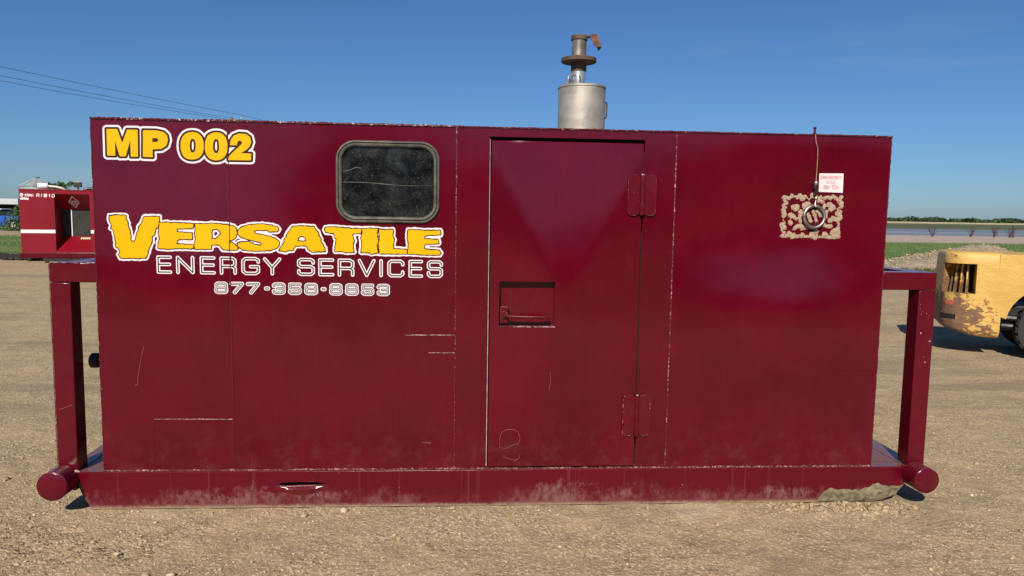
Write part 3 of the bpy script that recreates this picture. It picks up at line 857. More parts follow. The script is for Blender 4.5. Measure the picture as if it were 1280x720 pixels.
lettering(F, [(.0092, M_WHT, ''), (.0031, M_GRY, 'letter_line')], 'white outlined capitals with a dark centre line')
F = Field(-1.36, -.36, 1.12, 1.24, .0016)
for ch, a, b in PHONE:
    s = -.004*((a+b)/2000+1.3)/.9
    put(F, ch, a/1000, b/1000, 1.150+s, 1.216+s, .0105)
lettering(F, [(.0110, M_WHT, ''), (.0060, M_GRY, 'letter_outline'), (.0026, M_PALE, 'letter_fill')], 'white outlined telephone digits')

# ------------------------------------------------------------------ stop sign plate, old glue, pull ring
ang = R(-1.0)
sg = part(MB().plate([(1.966, 1.851), (1.967, 1.749), (2.106, 1.746), (2.104, 1.853)][::-1], [], -.0035, -.0006, FX), 'sign_plate', flat_mat('sign_white', (.66, .60, .60), .5, var=.05), bevel=.0008)
F = Field(1.96, 2.11, 1.745, 1.86, .0010)
def word(F, s, xc, z0, h, w, gap):
    L = len(s)*w+(len(s)-1)*gap; x = xc-L/2
    for ch in s:
        put(F, ch, x, x+w, z0, z0+h, 0); x += w+gap
word(F, 'EMERGENCY', 2.034, 1.821, .0165, .0085, .0050)
word(F, 'KILL', 2.036, 1.795, .0165, .0080, .0050)
word(F, 'SWITCH', 2.036, 1.766, .0185, .0095, .0050)
F.mesh(.0017, -.0042).build('lettering', flat_mat('faded_red_print', (.52, .20, .20), .6), sg)

F = Field(1.74, 2.14, 1.47, 1.76, .0022)
rg = random.Random(3)
def wave(p, q, amp, wl, r):
    L = math.hypot(q[0]-p[0], q[1]-p[1]); n = int(L/.004)
    nxv = (-(q[1]-p[1])/L, (q[0]-p[0])/L)
    ph = rg.uniform(0, 6)
    pts = []
    for k in range(n+1):
        t = k/n; u = t*L/wl*6.283; s = amp*(math.sin(u+ph+1.1*math.sin(u*.31+ph))*(.75+.35*math.sin(u*.23+2*ph))+.35*math.sin(u*1.7+ph*3))
        pts.append((p[0]+(q[0]-p[0])*t+nxv[0]*s, p[1]+(q[1]-p[1])*t+nxv[1]*s))
    for a_, b_ in zip(pts[:-1], pts[1:]): F.stroke([a_, b_], r*(.82+.32*math.sin(a_[0]*90+a_[1]*70+ph)))
def GP(x, y): return (1.7245+x*.000729, 1.9185-y*.000663)     # pad coordinates on the wall
wave(GP(75, 300), GP(525, 305), .0105, .040, .0098)
wave(GP(75, 300), GP(68, 625), .0085, .036, .0098)
wave(GP(512, 300), GP(500, 625), .0095, .040, .0110)
wave(GP(68, 622), GP(515, 625), .0100, .044, .0098)
F.stroke([GP(60, 630), GP(520, 636)], .006)
for pth, r in (([(140, 388), (175, 378), (160, 400)], .013), ([(225, 372), (260, 360), (240, 395)], .014), ([(205, 420), (195, 470), (205, 505)], .011),
               ([(125, 450), (150, 462)], .014), ([(150, 470), (175, 480)], .009), ([(122, 515), (128, 522)], .014), ([(160, 565), (185, 545), (225, 545)], .012),
               ([(385, 370), (382, 392)], .010), ([(430, 360), (455, 385), (440, 395)], .016), ([(405, 420), (400, 460)], .011), ([(440, 490), (460, 470), (480, 480)], .013),
               ([(410, 540), (440, 545)], .012), ([(380, 535), (395, 525)], .009), ([(262, 440), (285, 500)], .009), ([(300, 420), (330, 495)], .0095), ([(335, 412), (362, 455)], .009),
               ([(250, 560), (330, 560)], .006), ([(215, 570), (250, 545)], .007), ([(330, 330), (370, 335)], .009), ([(300, 600), (340, 590)], .012), ([(460, 590), (480, 580)], .015)):
    F.stroke([GP(*p) for p in pth], r)
F.d += .0030*np.sin(F.X*230+2*np.sin(F.Z*170))*np.sin(F.Z*210+1.5*np.sin(F.X*120))+.0022*np.sin(F.X*61+F.Z*83)
m = Mat('old_adhesive')
MGL = m.out(m.mix(m.ramp(m.noise(90, 4, .7), .35, .7), (.36, .25, .165), (.52, .39, .27)), .8, 0, .3, m.bump(m.noise(110, 4, .6), .008))
gl = part(F.mesh(0, -.0006), 'glue_residue', MGL)
F.mesh(-.0035, -.0022).build('glue_ridge', MGL, gl)
F.mesh(-.0072, -.0040).build('glue_ridge', MGL, gl)

ring = empty('pull_ring', (1.944, -.014, 1.545))
tag(ring, 'small steel pull ring hanging by a cable over the glue patch', 'pull ring')
RI = Matrix.Translation((-1.944, .014, -1.545))
M_STEEL = flat_mat('worn_steel', (.30, .28, .25), .38, .85, var=.25, scale=40)
M_CABLE = flat_mat('rusty_cable', (.40, .24, .17), .6, .2, var=.3, scale=60)
def rpart(mb, nm, mt, **k):
    o = mb.build(nm, mt, ring, **k); o.matrix_parent_inverse = RI; return o
rc = (1.942, -.020, 1.612)
rpart(MB().tube([(rc[0]+.058*math.cos(t), rc[1]+.004*math.sin(t), rc[2]+.060*math.sin(t)) for t in [2*math.pi*k/40 for k in range(41)]], .0085, 10, False), 'ring', M_STEEL, smooth=True)
rpart(MB().tube([(1.9295, -.006, 2.064), (1.932, -.012, 2.02), (1.944, -.012, 1.99), (1.947, -.010, 1.93), (1.946, -.010, 1.86), (1.944, -.012, 1.80)], .0019, 6), 'cable', M_CABLE, smooth=True)
rpart(MB().lathe([(0, 1.788), (.010, 1.788), (.012, 1.794), (.012, 1.801), (.008, 1.806), (0, 1.806)], (1.944, -.013, 0), 12), 'cable_clamp', M_STEEL, smooth=True)
rpart(MB().tube([(1.944, -.013, 1.790), (1.940, -.013, 1.770), (1.948, -.013, 1.755), (1.941, -.013, 1.738), (1.946, -.013, 1.722)], [.009, .011, .010, .009, .006], 8), 'spring_clip', flat_mat('dark_clip', (.03, .022, .018), .5, .4), smooth=True)
rpart(MB().lathe([(0, 1.704), (.008, 1.706), (.011, 1.713), (.008, 1.721), (0, 1.722)], (1.949, -.013, 0), 12), 'swivel_bead', M_STEEL, smooth=True)
rpart(MB().tube([(1.949, -.013, 1.706), (1.945, -.016, 1.692), (1.942, -.020, 1.676), (1.945, -.027, 1.668), (1.948, -.018, 1.664)], .0035, 6), 'link', M_STEEL, smooth=True)
part(MB().lathe([(0, ZT+.004), (.012, ZT+.004), (.012, ZT+.012), (.006, ZT+.014), (.006, ZT+.034), (.0085, ZT+.036), (.0085, ZT+.046), (0, ZT+.048)], (1.929, .004, 0), 12), 'cable_guide', M_HARD, smooth=True)
# ------------------------------------------------------------------ skid, posts, cross pipes
SKL, SKR = -2.155, 2.665
GB = GROUND+.003
prof = [(-2.075, .173), (-2.075, .12), (-2.045, .045), (-2.000, GB), (2.36, GB), (2.46, GB+.012), (2.525, GB+.042), (2.572, .080), (2.58, .173)]
slot = [(-.999, .0905), (-.95, .0885), (-.86, .092), (-.765, .095), (-.757, .102), (-.78, .108), (-.87, .111), (-.95, .110), (-.995, .104)]
sk = part(MB().plate(prof, [slot], -.012, -.004, FX), 'skid_beam', M_SKID, bevel=.002)
# bent-in lip under the slot, and the pocket behind it
vs_ = []
n = 16
for k in range(n+1):
    t = k/n; x = -1.02+.29*t; w = math.sin(math.pi*t)
    zt = .0905+.004*t
    for (dz, dy) in ((0, .014*w), (-.010, .004*w-.0005), (-.022, -.006*w-.0005), (-.040, -.004*w-.0005), (-.058, .001)):
        vs_.append((x, -.0125+dy, zt+dz*(.35+.65*w)))
fs = [(k*5+j, (k+1)*5+j, (k+1)*5+j+1, k*5+j+1) for k in range(n) for j in range(4)]
MB().add(vs_, fs).build('bent_lip', maroon_plain('maroon_lip', .05, .1, .82), sk, smooth=True)
MB().box(-1.03, -.73, .03, .034, .03, .15).build('slot_backing', M_DARK, sk)
mb = MB()
mb.box(-2.07, 2.575, -.004, .085, .165, .1725); mb.box(-2.0, 2.35, -.004, .085, GB, GB+.008)
part(mb, 'beam_flange', M_SKID)
part(MB().plate(prof, [], DEP, DEP+.012, FX), 'skid_beam', M_SKID)
part(MB().box(-2.07, X0-.001, .086, DEP-.001, .166, .1735), 'deck_plate', M_DECK)
part(MB().box(X1+.001, 2.575, .086, DEP-.001, .166, .1735), 'deck_plate', M_DECK)
part(MB().box(X0+.01, X1-.01, .086, DEP-.001, .166, .1735), 'floor_plate', M_DARK)
# the ledge strip between sheet and beam
part(MB().box(-2.074, 2.579, -.011, .05, .1735, .1775), 'ledge', M_SKID)

def pipe(cx, cz, r, y0):
    p = part(MB().lathe([(r, y0), (r, -.014)], (cx, 0, cz), 36, 'y'), 'pipe_stub', M_TUBE, smooth=True)
    c = MB().lathe([(0, y0-.003), (r-.006, y0-.003), (r-.001, y0+.001), (r+.0015, y0+.006), (r, y0+.010)], (cx, 0, cz), 36, 'y')
    c.build('end_cap', M_TUBE, p, smooth=True)
    e = MB().tube([(cx+(r-.001)*math.cos(t), y0+.001, cz+(r-.001)*math.sin(t)) for t in [math.pi*(.05+.75*k/20) for k in range(21)]], .0018, 5)
    e.build('worn_edge', M_WELD, p, smooth=True)
    return p
pipe(-2.140, .1405, .077, -.130)
pipe(2.628, .1345, .073, -.130)
part(MB().box(-2.170, -2.0765, -.013, DEP, .075, .1725), 'end_beam', M_SKID, bevel=.004)
part(MB().box(2.5815, 2.688, -.013, DEP, .075, .1725), 'end_beam', M_SKID, bevel=.004)
def gusset(cx, s):
    # rough weld where the pipe meets the beam
    pts = [(cx+s*.02+random.uniform(-.004, .004), -.014, .176+random.uniform(-.006, .006)) for _ in range(1)]
    mb = MB().tube([(cx-.05, -.013, .185), (cx-.015, -.016, .182), (cx+.02, -.016, .184), (cx+.05, -.013, .180)], [.004, .008, .007, .004], 6)
    part(mb, 'pipe_weld', chipped('weld_pipe_'+('l' if s < 0 else 'r'), .42, (.55, .42, .34)), smooth=True)
gusset(-2.105, -1); gusset(2.60, 1)

PW = .105
def guard(xa, xb, side):
    xin = X0 if side < 0 else X1
    post = part(MB().box(xa, xb, -.002, PW, .178, 1.2035), 'guard_post', M_TUBE, bevel=.006)
    part(MB().box(xa, xb, DEP-PW, DEP, .178, 1.2035), 'guard_post', M_TUBE, bevel=.006)
    if side < 0:
        part(MB().box(xa, xin-.001, -.0025, PW, 1.205, 1.310), 'guard_rail', M_TUBE, bevel=.006)
        part(MB().box(xa, xin-.001, DEP-PW, DEP, 1.205, 1.310), 'guard_rail', M_TUBE, bevel=.006)
    else:
        part(MB().box(xin+.001, xb, -.0025, PW, 1.205, 1.306), 'guard_rail', M_TUBE, bevel=.006)
        part(MB().box(xin+.001, xb, DEP-PW, DEP, 1.205, 1.306), 'guard_rail', M_TUBE, bevel=.006)
    part(MB().box(xa+.001, xb-.001, PW+.001, DEP-PW-.001, 1.206, 1.304), 'guard_rail', M_TUBE, bevel=.006)
    part(bead((xa, -.001, .181), (xb, -.001, .181), .005, .008, .002), 'weld_seam', chipped('weld_post_'+('l' if side < 0 else 'r'), .45, (.56, .42, .35)), smooth=True)
    return post
pl = guard(-2.172, -2.068, -1)
guard(2.590, 2.690, 1)
part(bead((-2.170, -.003, 1.309), (-1.94, -.003, 1.309), .0022, .010, .001), 'worn_edge', chipped('rail_edge', .46, (.6, .5, .5)), smooth=True)
part(bead((-2.172, -.003, .2), (-2.172, -.003, 1.305), .0018, .012, .001), 'worn_edge', chipped('post_edge', .55, (.5, .38, .36)), smooth=True)
line([(-2.150, -.003, .520), (-2.08, -.003, .545)], .0012, M_SCR, 'scratch_mark')
for k in range(12):
    x, z = random.uniform(2.60, 2.68), random.gauss(1.0, .09)
    s = random.uniform(.0015, .0035)
    part(MB().add([(x-s, -.0032, z-s*.7), (x+s, -.0032, z-s), (x+s*.6, -.0032, z+s), (x-s*.8, -.0032, z+s*.8)], [(0, 1, 2, 3)]), 'paint_chip', M_WELD2)


# black drain stub on the left end
st = part(MB().lathe([(.034, -1.93), (.034, -2.075), (.040, -2.078), (.043, -2.086), (.043, -2.118), (.038, -2.122), (.028, -2.120), (.028, -2.05), (0, -2.05)], (0, .30, .727), 24, 'x'), 'drain_stub', flat_mat('black_rubber', (.012, .011, .011), .55), smooth=True)

# dried mud caked on the right end of the beam
m = Mat('dried_mud')
MMUD = m.out(m.mix(m.ramp(m.noise(22, 5, .7), .35, .65), (.15, .125, .075), (.31, .24, .145)), .95, 0, .2, m.bump(m.noise(45, 6, .75), .016))
nxm, nzm = 70, 20
ux = np.linspace(2.055, 2.575, nxm); vz = np.linspace(0, 1, nzm)
UX, VZ = np.meshgrid(ux, vz)
bot = np.interp(UX, [2.05, 2.36, 2.46, 2.525, 2.572, 2.6], [GB, GB, GB+.012, GB+.042, .075, .1])
top = np.interp(UX, [2.05, 2.09, 2.14, 2.22, 2.30, 2.36, 2.40, 2.44, 2.50, 2.58], [-.02, .035, .055, .045, .045, .060, .075, .068, .060, .070])
top = top+.016*vnoise(UX, UX*0, 24, 51)+.010*vnoise(UX, UX*0, 60, 52)
ZZ = bot+(np.maximum(top, bot+.002)-bot)*VZ
edge = np.minimum(1, np.minimum(VZ, 1-VZ)*5)*np.minimum(1, np.minimum(UX-2.055, 2.575-UX)*22)
YY = -.0125+.004-edge*(.016+.018*vnoise(UX, ZZ, 26, 53)+.010*vnoise(UX, ZZ, 60, 54))-.002
ii = np.arange(nxm*nzm).reshape(nzm, nxm)
ff = np.stack([ii[:-1, :-1], ii[:-1, 1:], ii[1:, 1:], ii[1:, :-1]], -1).reshape(-1, 4)
mo = np_mesh('mud_cake', np.stack([UX, YY, ZZ], -1).reshape(-1, 3), ff, MMUD, gen, True)
mo.matrix_parent_inverse = GINV
# crumbled clods in front of it
n = 1300
X = RNG.normal(2.17, .23, n); Y = RNG.normal(-.115, .05, n)
k = (Y < -.03) & (X < 2.62) & (X > 1.7); X, Y = X[k], Y[k]
tag(stones('dirt_clods', X, Y, np.clip(np.exp(RNG.normal(math.log(.0050), .6, len(X))), .003, .021), flat_mat('dry_clod', (.35, .255, .145), .95, var=.3, scale=30, bumpd=.004), .3, 9, .6), 'crumbled dry dirt clods heaped against the right end of the skid', 'dirt', kind='stuff')

# ------------------------------------------------------------------ muffler and stack
m = Mat('weathered_muffler')
c = m.mix(m.ramp(m.noise(5, 5, .65, sx=1, sy=1, sz=1.6), .35, .68), (.35, .32, .27), (.50, .45, .38))
c = m.mix(m.math('MULTIPLY', m.ramp(m.noise(16, 5, .7, off=(2, 2, 2)), .55, .75), .5), c, (.28, .19, .12))
MMUF = m.out(c, m.ramp(m.noise(9, 4), .3, .7, .46, .64), .55, .5, m.bump(m.noise(30, 3), .0007))
MRUST = flat_mat('rusty_iron', (.085, .055, .038), .8, .1, var=.45, scale=22, bumpd=.003)
MRUST2 = flat_mat('orange_rust', (.13, .058, .034), .85, 0, var=.5, scale=30, bumpd=.003)
MPIPE = flat_mat('bright_pipe', (.60, .58, .54), .33, .8, var=.25, scale=14)
MSTR = flat_mat('heat_straw_pipe', (.44, .37, .27), .36, .8, var=.3, scale=12)
mc = (.724, .62)
q = 4.672/4.5
mz = lambda z: 1.6+(z-1.6)*q
muf = part(MB().lathe([(.1455, ZT+.004), (.1455, mz(2.345)), (.149, mz(2.348)), (.149, mz(2.358)), (.143, mz(2.362)), (.06, mz(2.367)), (.0, mz(2.368))], (mc[0], mc[1], 0), 48), 'muffler', MMUF, smooth=True)
cx, cy = .700, mc[1]
def mpart(mb, nm, mt, **k): return mb.build(nm, mt, muf, **k)
mpart(MB().lathe([(.0435, mz(2.366)), (.0435, mz(2.447)), (.0455, mz(2.448)), (.0455, mz(2.478))], (cx, cy, 0), 28), 'stack_pipe', MPIPE, smooth=True)
mpart(MB().lathe([(.046, mz(2.448)), (.048, mz(2.450)), (.048, mz(2.505)), (.046, mz(2.507))], (cx, cy, 0), 28), 'stack_collar', MRUST, smooth=True)
mpart(MB().lathe([(.048, mz(2.500)), (.103, mz(2.500)), (.108, mz(2.503)), (.108, mz(2.523)), (.104, mz(2.526)), (.048, mz(2.526))], (cx, cy, 0), 40), 'stack_flange', MRUST, smooth=True)
mpart(MB().lathe([(.0455, mz(2.526)), (.0455, mz(2.632))], (cx, cy, 0), 28), 'stack_pipe', MSTR, smooth=True)
mpart(MB().lathe([(.0465, mz(2.628)), (.0515, mz(2.630)), (.0515, mz(2.652)), (.0475, mz(2.657)), (.040, mz(2.655)), (.040, mz(2.60)), (0, mz(2.60))], (cx, cy, 0), 28), 'cap_clamp', MRUST, smooth=True)
# open rain flap hinged on the right
fl = MB()
hx, hz = cx+.052, mz(2.648)
fp = [(0, .004), (.014, .013), (.050, .011), (.066, -.022), (.080, -.066), (.058, -.062), (.034, -.058), (.026, -.034), (.010, -.014)]
fl.prism([(hx+p[0], hz+p[1]) for p in fp], cy-.046, cy-.040, 'xz')
fl.prism([(hx+p[0], hz+p[1]) for p in ((0, .004), (.014, .013), (.050, .011), (.080, -.066), (.074, -.066), (.046, .006), (.014, .007))], cy-.0395, cy+.046, 'xz')
mpart(fl, 'rain_flap', MRUST2)
# strap bracket left of the pipe, and grab handle on the can
mpart(MB().tube([(cx-.062, cy-.02, mz(2.372)), (cx-.064, cy-.02, mz(2.415)), (cx-.062, cy-.02, mz(2.424)), (cx-.02, cy-.04, mz(2.424))], .006, 8), 'strap_bracket', MPIPE, smooth=True)
mpart(MB().box(cx-.066, cx-.046, cy-.030, cy-.01, mz(2.368), mz(2.402)), 'bracket_block', MRUST, bevel=.002)
mpart(MB().tube([(mc[0]+.144, cy, mz(2.275)), (mc[0]+.156, cy, mz(2.272)), (mc[0]+.158, cy, mz(2.262)), (mc[0]+.157, cy, mz(2.19)), (mc[0]+.154, cy, mz(2.182)), (mc[0]+.144, cy, mz(2.18))], .0055, 8), 'grab_handle', MRUST, smooth=True)
mpart(MB().tube([(cx+.005, cy-.0445, mz(2.385)), (cx+.004, cy-.0455, mz(2.405)), (cx-.003, cy-.0445, mz(2.418))], .003, 5), 'crack_mark', M_DARK)
# ------------------------------------------------------------------ foliage helpers
def leaf_mat(name, a, b):
    m = Mat(name)
    isl = m.n('NewGeometry', 8)
    c = m.mix(isl, a, b)
    return m.out(c, .65, 0, .3)
M_LEAF = leaf_mat('green_leaves', (.035, .065, .018), (.085, .13, .035))
M_LEAFD = leaf_mat('dark_leaves', (.022, .042, .016), (.05, .08, .028))
M_BARK = flat_mat('bark', (.10, .075, .055), .9, var=.3, scale=20)
M_GRASS = leaf_mat('grass_blades', (.075, .13, .030), (.17, .215, .065))
M_TWIG = flat_mat('bare_twigs', (.075, .042, .045), .85, var=.3)
def leaves(name, blobs, n, size, mat, parent=None, seed=1):
    """many small leaf faces spread through lumpy volumes: blobs (x,y,z,rx,ry,rz)"""
    g = np.random.default_rng(seed)
    B = np.array(blobs); w = B[:, 3]*B[:, 5]; w = w/w.sum()
    k = g.choice(len(B), n, p=w)
    d = g.normal(size=(n, 3)); d /= np.linalg.norm(d, axis=1)[:, None]
    r = g.random(n)**(1/2.2)
    c = B[k, :3]+d*r[:, None]*B[k, 3:6]
    a = g.normal(size=(n, 3)); a /= np.linalg.norm(a, axis=1)[:, None]
    b = np.cross(a, g.normal(size=(n, 3))); b /= np.linalg.norm(b, axis=1)[:, None]
    s = size*g.uniform(.5, 1.3, n)[:, None]
    v = np.stack([c-a*s, c+b*s*.55, c+a*s, c-b*s*.55], 1).reshape(-1, 3)
    f = np.arange(4*n).reshape(n, 4)
    return np_mesh(name, v, f, mat, parent)
def crown_blobs(h, r, z0, k, g):
    out = []
    for _ in range(k):
        a = g.uniform(0, 6.28); q = g.uniform(0, 1)**.6*r*.62; z = g.uniform(z0, h)
        s = r*g.uniform(.3, .5)*(1-.45*(z-z0)/(h-z0))
        out.append((math.cos(a)*q, math.sin(a)*q, z, s, s, s*.85))
    return out
def tree(loc, h, r, label, group, seed, n=1500, size=.16, mat=None, name='tree'):
    g = random.Random(seed)
    t = empty(name, loc)
    tag(t, label, 'tree', group)
    mb = MB().tube([(0, 0, -.05), (.05, 0, h*.3), (-.03, .05, h*.6)], [h*.03, h*.022, h*.01], 7)
    for k in range(5):
        a = g.uniform(0, 6.28)
        mb.tube([(0, 0, h*(.25+.07*k)), (math.cos(a)*r*.35, math.sin(a)*r*.35, h*(.45+.07*k))], [h*.012, h*.004], 5)
    mb.build('trunk', M_BARK, t, smooth=True)
    leaves('crown', crown_blobs(h*.93, r, h*.3, 14, g), n, size, mat or M_LEAF, t, seed)
    return t

# ------------------------------------------------------------------ far shore woods and the wood behind the camera
g = random.Random(5)
blobs = []
x = 150.0
while x < 1500:
    h = g.uniform(3.0, 5.4)*(1 if x < 720 else .8)
    y = 820+g.uniform(-12, 12)
    blobs.append((x, y, terrain(x, y).item()+h*.42, g.uniform(6, 12), 6, h*.58))
    x += g.uniform(5, 11)
tag(leaves('far_wood', blobs, 26000, 2.4, M_LEAFD, seed=3), 'dark low belt of woods along the far horizon beyond the lake', 'woods', kind='stuff')
blobs = []
for i in range(90):
    x = -70+i*1.6+g.uniform(-.8, .8); y = -62+g.uniform(-4, 4)
    h = (8.2 if -13 < x < 0 else 6.6)+.5*math.sin(i*.55)+g.uniform(-.7, .5)
    blobs += [(x, y, GROUND+h*.35, 2.0, 2.2, h*.36), (x+g.uniform(-.5, .5), y, GROUND+h*.72, 1.5, 1.7, h*.28)]
tag(leaves('roadside_wood', blobs, 30000, .42, M_LEAFD, seed=4), 'belt of leafy trees mirrored in the window, behind the viewer', 'woods', kind='stuff')

# ------------------------------------------------------------------ left background
BK = lambda px: px
for k, (loc, h, r) in enumerate([((-57.5, 108, -.03), 5.3, 2.6), ((-52.6, 105, -.03), 4.6, 2.1), ((-49.0, 104, -.03), 5.0, 2.4)]):
    tree(loc, h, r, ['small round tree showing above the left enclosure roof near its pipe', 'low tree just behind the black lamp box on the left', 'tree at the edge of the maroon wall above the left enclosure'][k], None, 20+k, 900, .3)
b = empty('bush', (-29.6, 47.5, GROUND))
tag(b, 'green leafy bush between the blue car and the red enclosure', 'bush')
leaves('foliage', [(0, 0, .7, .7, .7, .8), (.5, .1, .55, .6, .6, .7), (-.45, 0, .4, .5, .5, .55), (.2, 0, 1.25, .5, .5, .55), (.8, .3, 1.3, .6, .6, .6), (1.2, .2, .7, .8, .8, .9)], 1500, .09, M_LEAF, b, 8)
MB().tube([(0, 0, 0), (.1, 0, .6), (.3, .05, 1.1)], [.04, .03, .015], 6).build('stem', M_BARK, b)

# open-sided storage shed far left
sh = empty('storage_shed', (-41, 62, GROUND))
tag(sh, 'low grey roofed open storage shed at the far left edge', 'shed')
MSH = flat_mat('pale_grey_steel', (.50, .51, .52), .5, .1, var=.06)
sb = lambda n_, mt, *a: MB().box(*a).build(n_, mt, sh)
sb('roof', MSH, -9, 5.0, -3.0, 4.2, 1.78, 2.24)
sb('rear_wall', MSH, -9, 5.0, 4.0, 4.15, 0, 1.78)
for k in range(4): sb('post', M_BARK, -8.6+4.4*k, -8.45+4.4*k, -2.8, -2.65, 0, 1.78)
sb('shade_sheet', flat_mat('shed_shade', (.02, .02, .022), .8), -9, 5.0, 1.0, 1.1, 0, 1.78)  # near-black sheet stands in for the shade inside the open shed

# blue car with a pale roof
car = empty('parked_car', (-33.0, 51.5, GROUND), R(4))
tag(car, 'blue car with a white roof parked at the far left edge', 'car')
MBL = flat_mat('blue_car_paint', (.02, .10, .42), .2, .0, var=.05)
MWR = flat_mat('white_car_paint', (.75, .76, .78), .3, var=.03)
MGLD = flat_mat('car_glass', (.015, .018, .022), .08)
MTY = flat_mat('tyre_rubber', (.028, .025, .022), .85, var=.3)
bodyp = [(-2.1, .25), (2.05, .25), (2.12, .5), (2.05, .78), (1.9, .88), (1.1, .95), (-2.05, .98), (-2.14, .7)]
MB().prism(bodyp, -.85, .85, 'xz').build('body', MBL, car, bevel=.04)
cabp = [(-1.95, .97), (1.02, .955), (.45, 1.36), (-1.75, 1.38)]
MB().prism(cabp, -.74, .74, 'xz').build('cabin', MGLD, car, bevel=.03)
MB().box(-1.8, .5, -.76, .76, 1.375, 1.45).build('roof', MWR, car, bevel=.03)
for xx in (-1.35, 1.35):
    for yy in (-.86, .86):
        w = MB().lathe([(0, -.1), (.2, -.1), (.31, -.09), (.325, 0), (.31, .09), (.2, .1), (0, .1)], (xx, yy, .32), 20, 'y').build('wheel', MTY, car, smooth=True)
        MB().lathe([(0, -.108), (.17, -.106), (.19, -.098)], (xx, yy, .32), 16, 'y').build('rim', MWR, w, smooth=True)
for xx in (-.35,): MB().box(xx-.03, xx+.03, -.757, -.745, .97, 1.37).build('pillar', MBL, car)

# grain bin
gbin = empty('grain_bin', (-68.6, 121.7, GROUND))
tag(gbin, 'galvanised grain bin with a cone roof behind the red enclosure', 'grain bin')
MGAL = flat_mat('galvanised', (.42, .46, .46), .45, .4, var=.12, scale=3)
pr = [(2.55, 0)]
for k in range(24): pr += [(2.55+(.03 if k % 2 else -.0), .1+4.7*k/24)]
MB().lathe(pr+[(2.55, 4.85)], (0, 0, 0), 36).build('wall', MGAL, gbin, smooth=True)
rf = MB().lathe([(2.68, 4.82), (2.68, 4.88), (.35, 6.08), (.30, 6.12)], (0, 0, 0), 24).build('roof', MGAL, gbin)
MB().lathe([(.30, 6.1), (.32, 6.26), (.36, 6.27), (.30, 6.36), (0, 6.42)], (0, 0, 0), 14).build('roof_cap', flat_mat('dark_cap', (.10, .16, .17), .5), rf, smooth=True)
for k in range(10):
    a = 2*math.pi*k/10
    MB().tube([(2.62*math.cos(a), 2.62*math.sin(a), 4.95), (.36*math.cos(a), .36*math.sin(a), 6.13)], .035, 5).build('roof_rib', MGAL, rf)

# poles and wires
MPOLE = flat_mat('grey_pole_wood', (.17, .14, .115), .9, var=.25)
MWIRE = flat_mat('wire', (.03, .03, .033), .6)
MINS = flat_mat('insulator', (.45, .42, .40), .4)
wdir = Vector((-29.3+21.6, 46.1-68.8, 0)).normalized()
perp = Vector((-wdir.y, wdir.x, 0))
def pole(base, label):
    p = empty('utility_pole', base)
    tag(p, label, 'utility pole', 'utility poles along the road')
    MB().tube([(0, 0, 0), (0, 0, 10.35)], [.16, .11], 10).build('mast', MPOLE, p, smooth=True)
    a = perp*1.1
    MB().tube([(-a.x, -a.y, 10.05), (a.x, a.y, 10.05)], .06, 6).build('crossarm', MPOLE, p)
    for t in (-1, -.35, 1):
        MB().lathe([(0, 10.08), (.05, 10.08), (.065, 10.16), (.03, 10.24), (0, 10.25)], (a.x*t*.95, a.y*t*.95, 0), 8).build('insulator', MINS, p, smooth=True)
    return Vector(base)
P1 = pole((-21.9, 68.8, GROUND), 'grey wooden utility pole whose top just clears the enclosure roof')
P2 = pole(tuple(Vector((-21.9, 68.8, GROUND))+wdir*46), 'grey wooden utility pole standing beyond the left side of the yard')
P0 = Vector((-21.9, 68.8, GROUND))-wdir*55
P0 = pole(tuple(P0), 'grey wooden utility pole farthest off, hidden behind the maroon enclosure')
def wire(off, dz, sag, label):
    pts = []
    for A, B in ((P2, P1), (P1, P0)):
        a = A+perp*off+Vector((0, 0, 10.25+dz)); b_ = B+perp*off+Vector((0, 0, 10.25+dz))
        for k in range(25):
            t = k/24
            pts.append(a.lerp(b_, t)-Vector((0, 0, sag*4*t*(1-t))))
    o = MB().tube(pts, .014, 5).build('power_line', MWIRE, smooth=True)
    tag(o, label, 'power line', 'overhead wires')
wire(1.0, .25, .25, 'topmost thin overhead wire crossing the sky at left')
wire(-.35, .0, .30, 'middle thin overhead wire crossing the sky at left')
wire(-1.0, -.05, .45, 'lowest thin overhead wire crossing the sky at left')

# ------------------------------------------------------------------ the red enclosure at left
nb = empty('engine_enclosure', (-13.14, 19.03, GROUND), R(13))
tag(nb, 'bright red engine enclosure with white stripe and radiator grille, far left', 'enclosure')
m = Mat('bright_red_paint')
MRED = m.out(m.mix(m.ramp(m.noise(1.5, 4, .6), .3, .7), (.19, .002, .009), (.225, .003, .013)), .32, 0, .5, m.bump(m.noise(1.2, 2), .02))
MWHP = flat_mat('white_paint', (.80, .74, .74), .5, var=.04)
def npart(mb, nm, mt, par=nb, **k): return mb.build(nm, mt, par, **k)
LN, HB, HT, DN = 4.6, .26, 2.12, 2.0
RX0, RX1, RZ0, RZ1 = .915, 1.86, .30, 2.02
npart(MB().plate(rect(0, LN, HB, HT), [rect(RX0, RX1, RZ0, RZ1)], 0, .006, FX), 'front_wall', MRED)
npart(MB().box(0, .006, .007, DN, HB, HT), 'end_wall', MRED)
npart(MB().box(LN-.006, LN, .007, DN, HB, HT), 'end_wall', MRED)
npart(MB().box(0, LN, DN+.001, DN+.007, HB, HT), 'rear_wall', MRED)
npart(MB().box(-.01, LN+.01, -.012, DN+.02, HT+.001, HT+.03), 'roof', MRED)
IX0, IX1, IZ0, IZ1, IY = .955, 1.78, .74, 1.56, .55
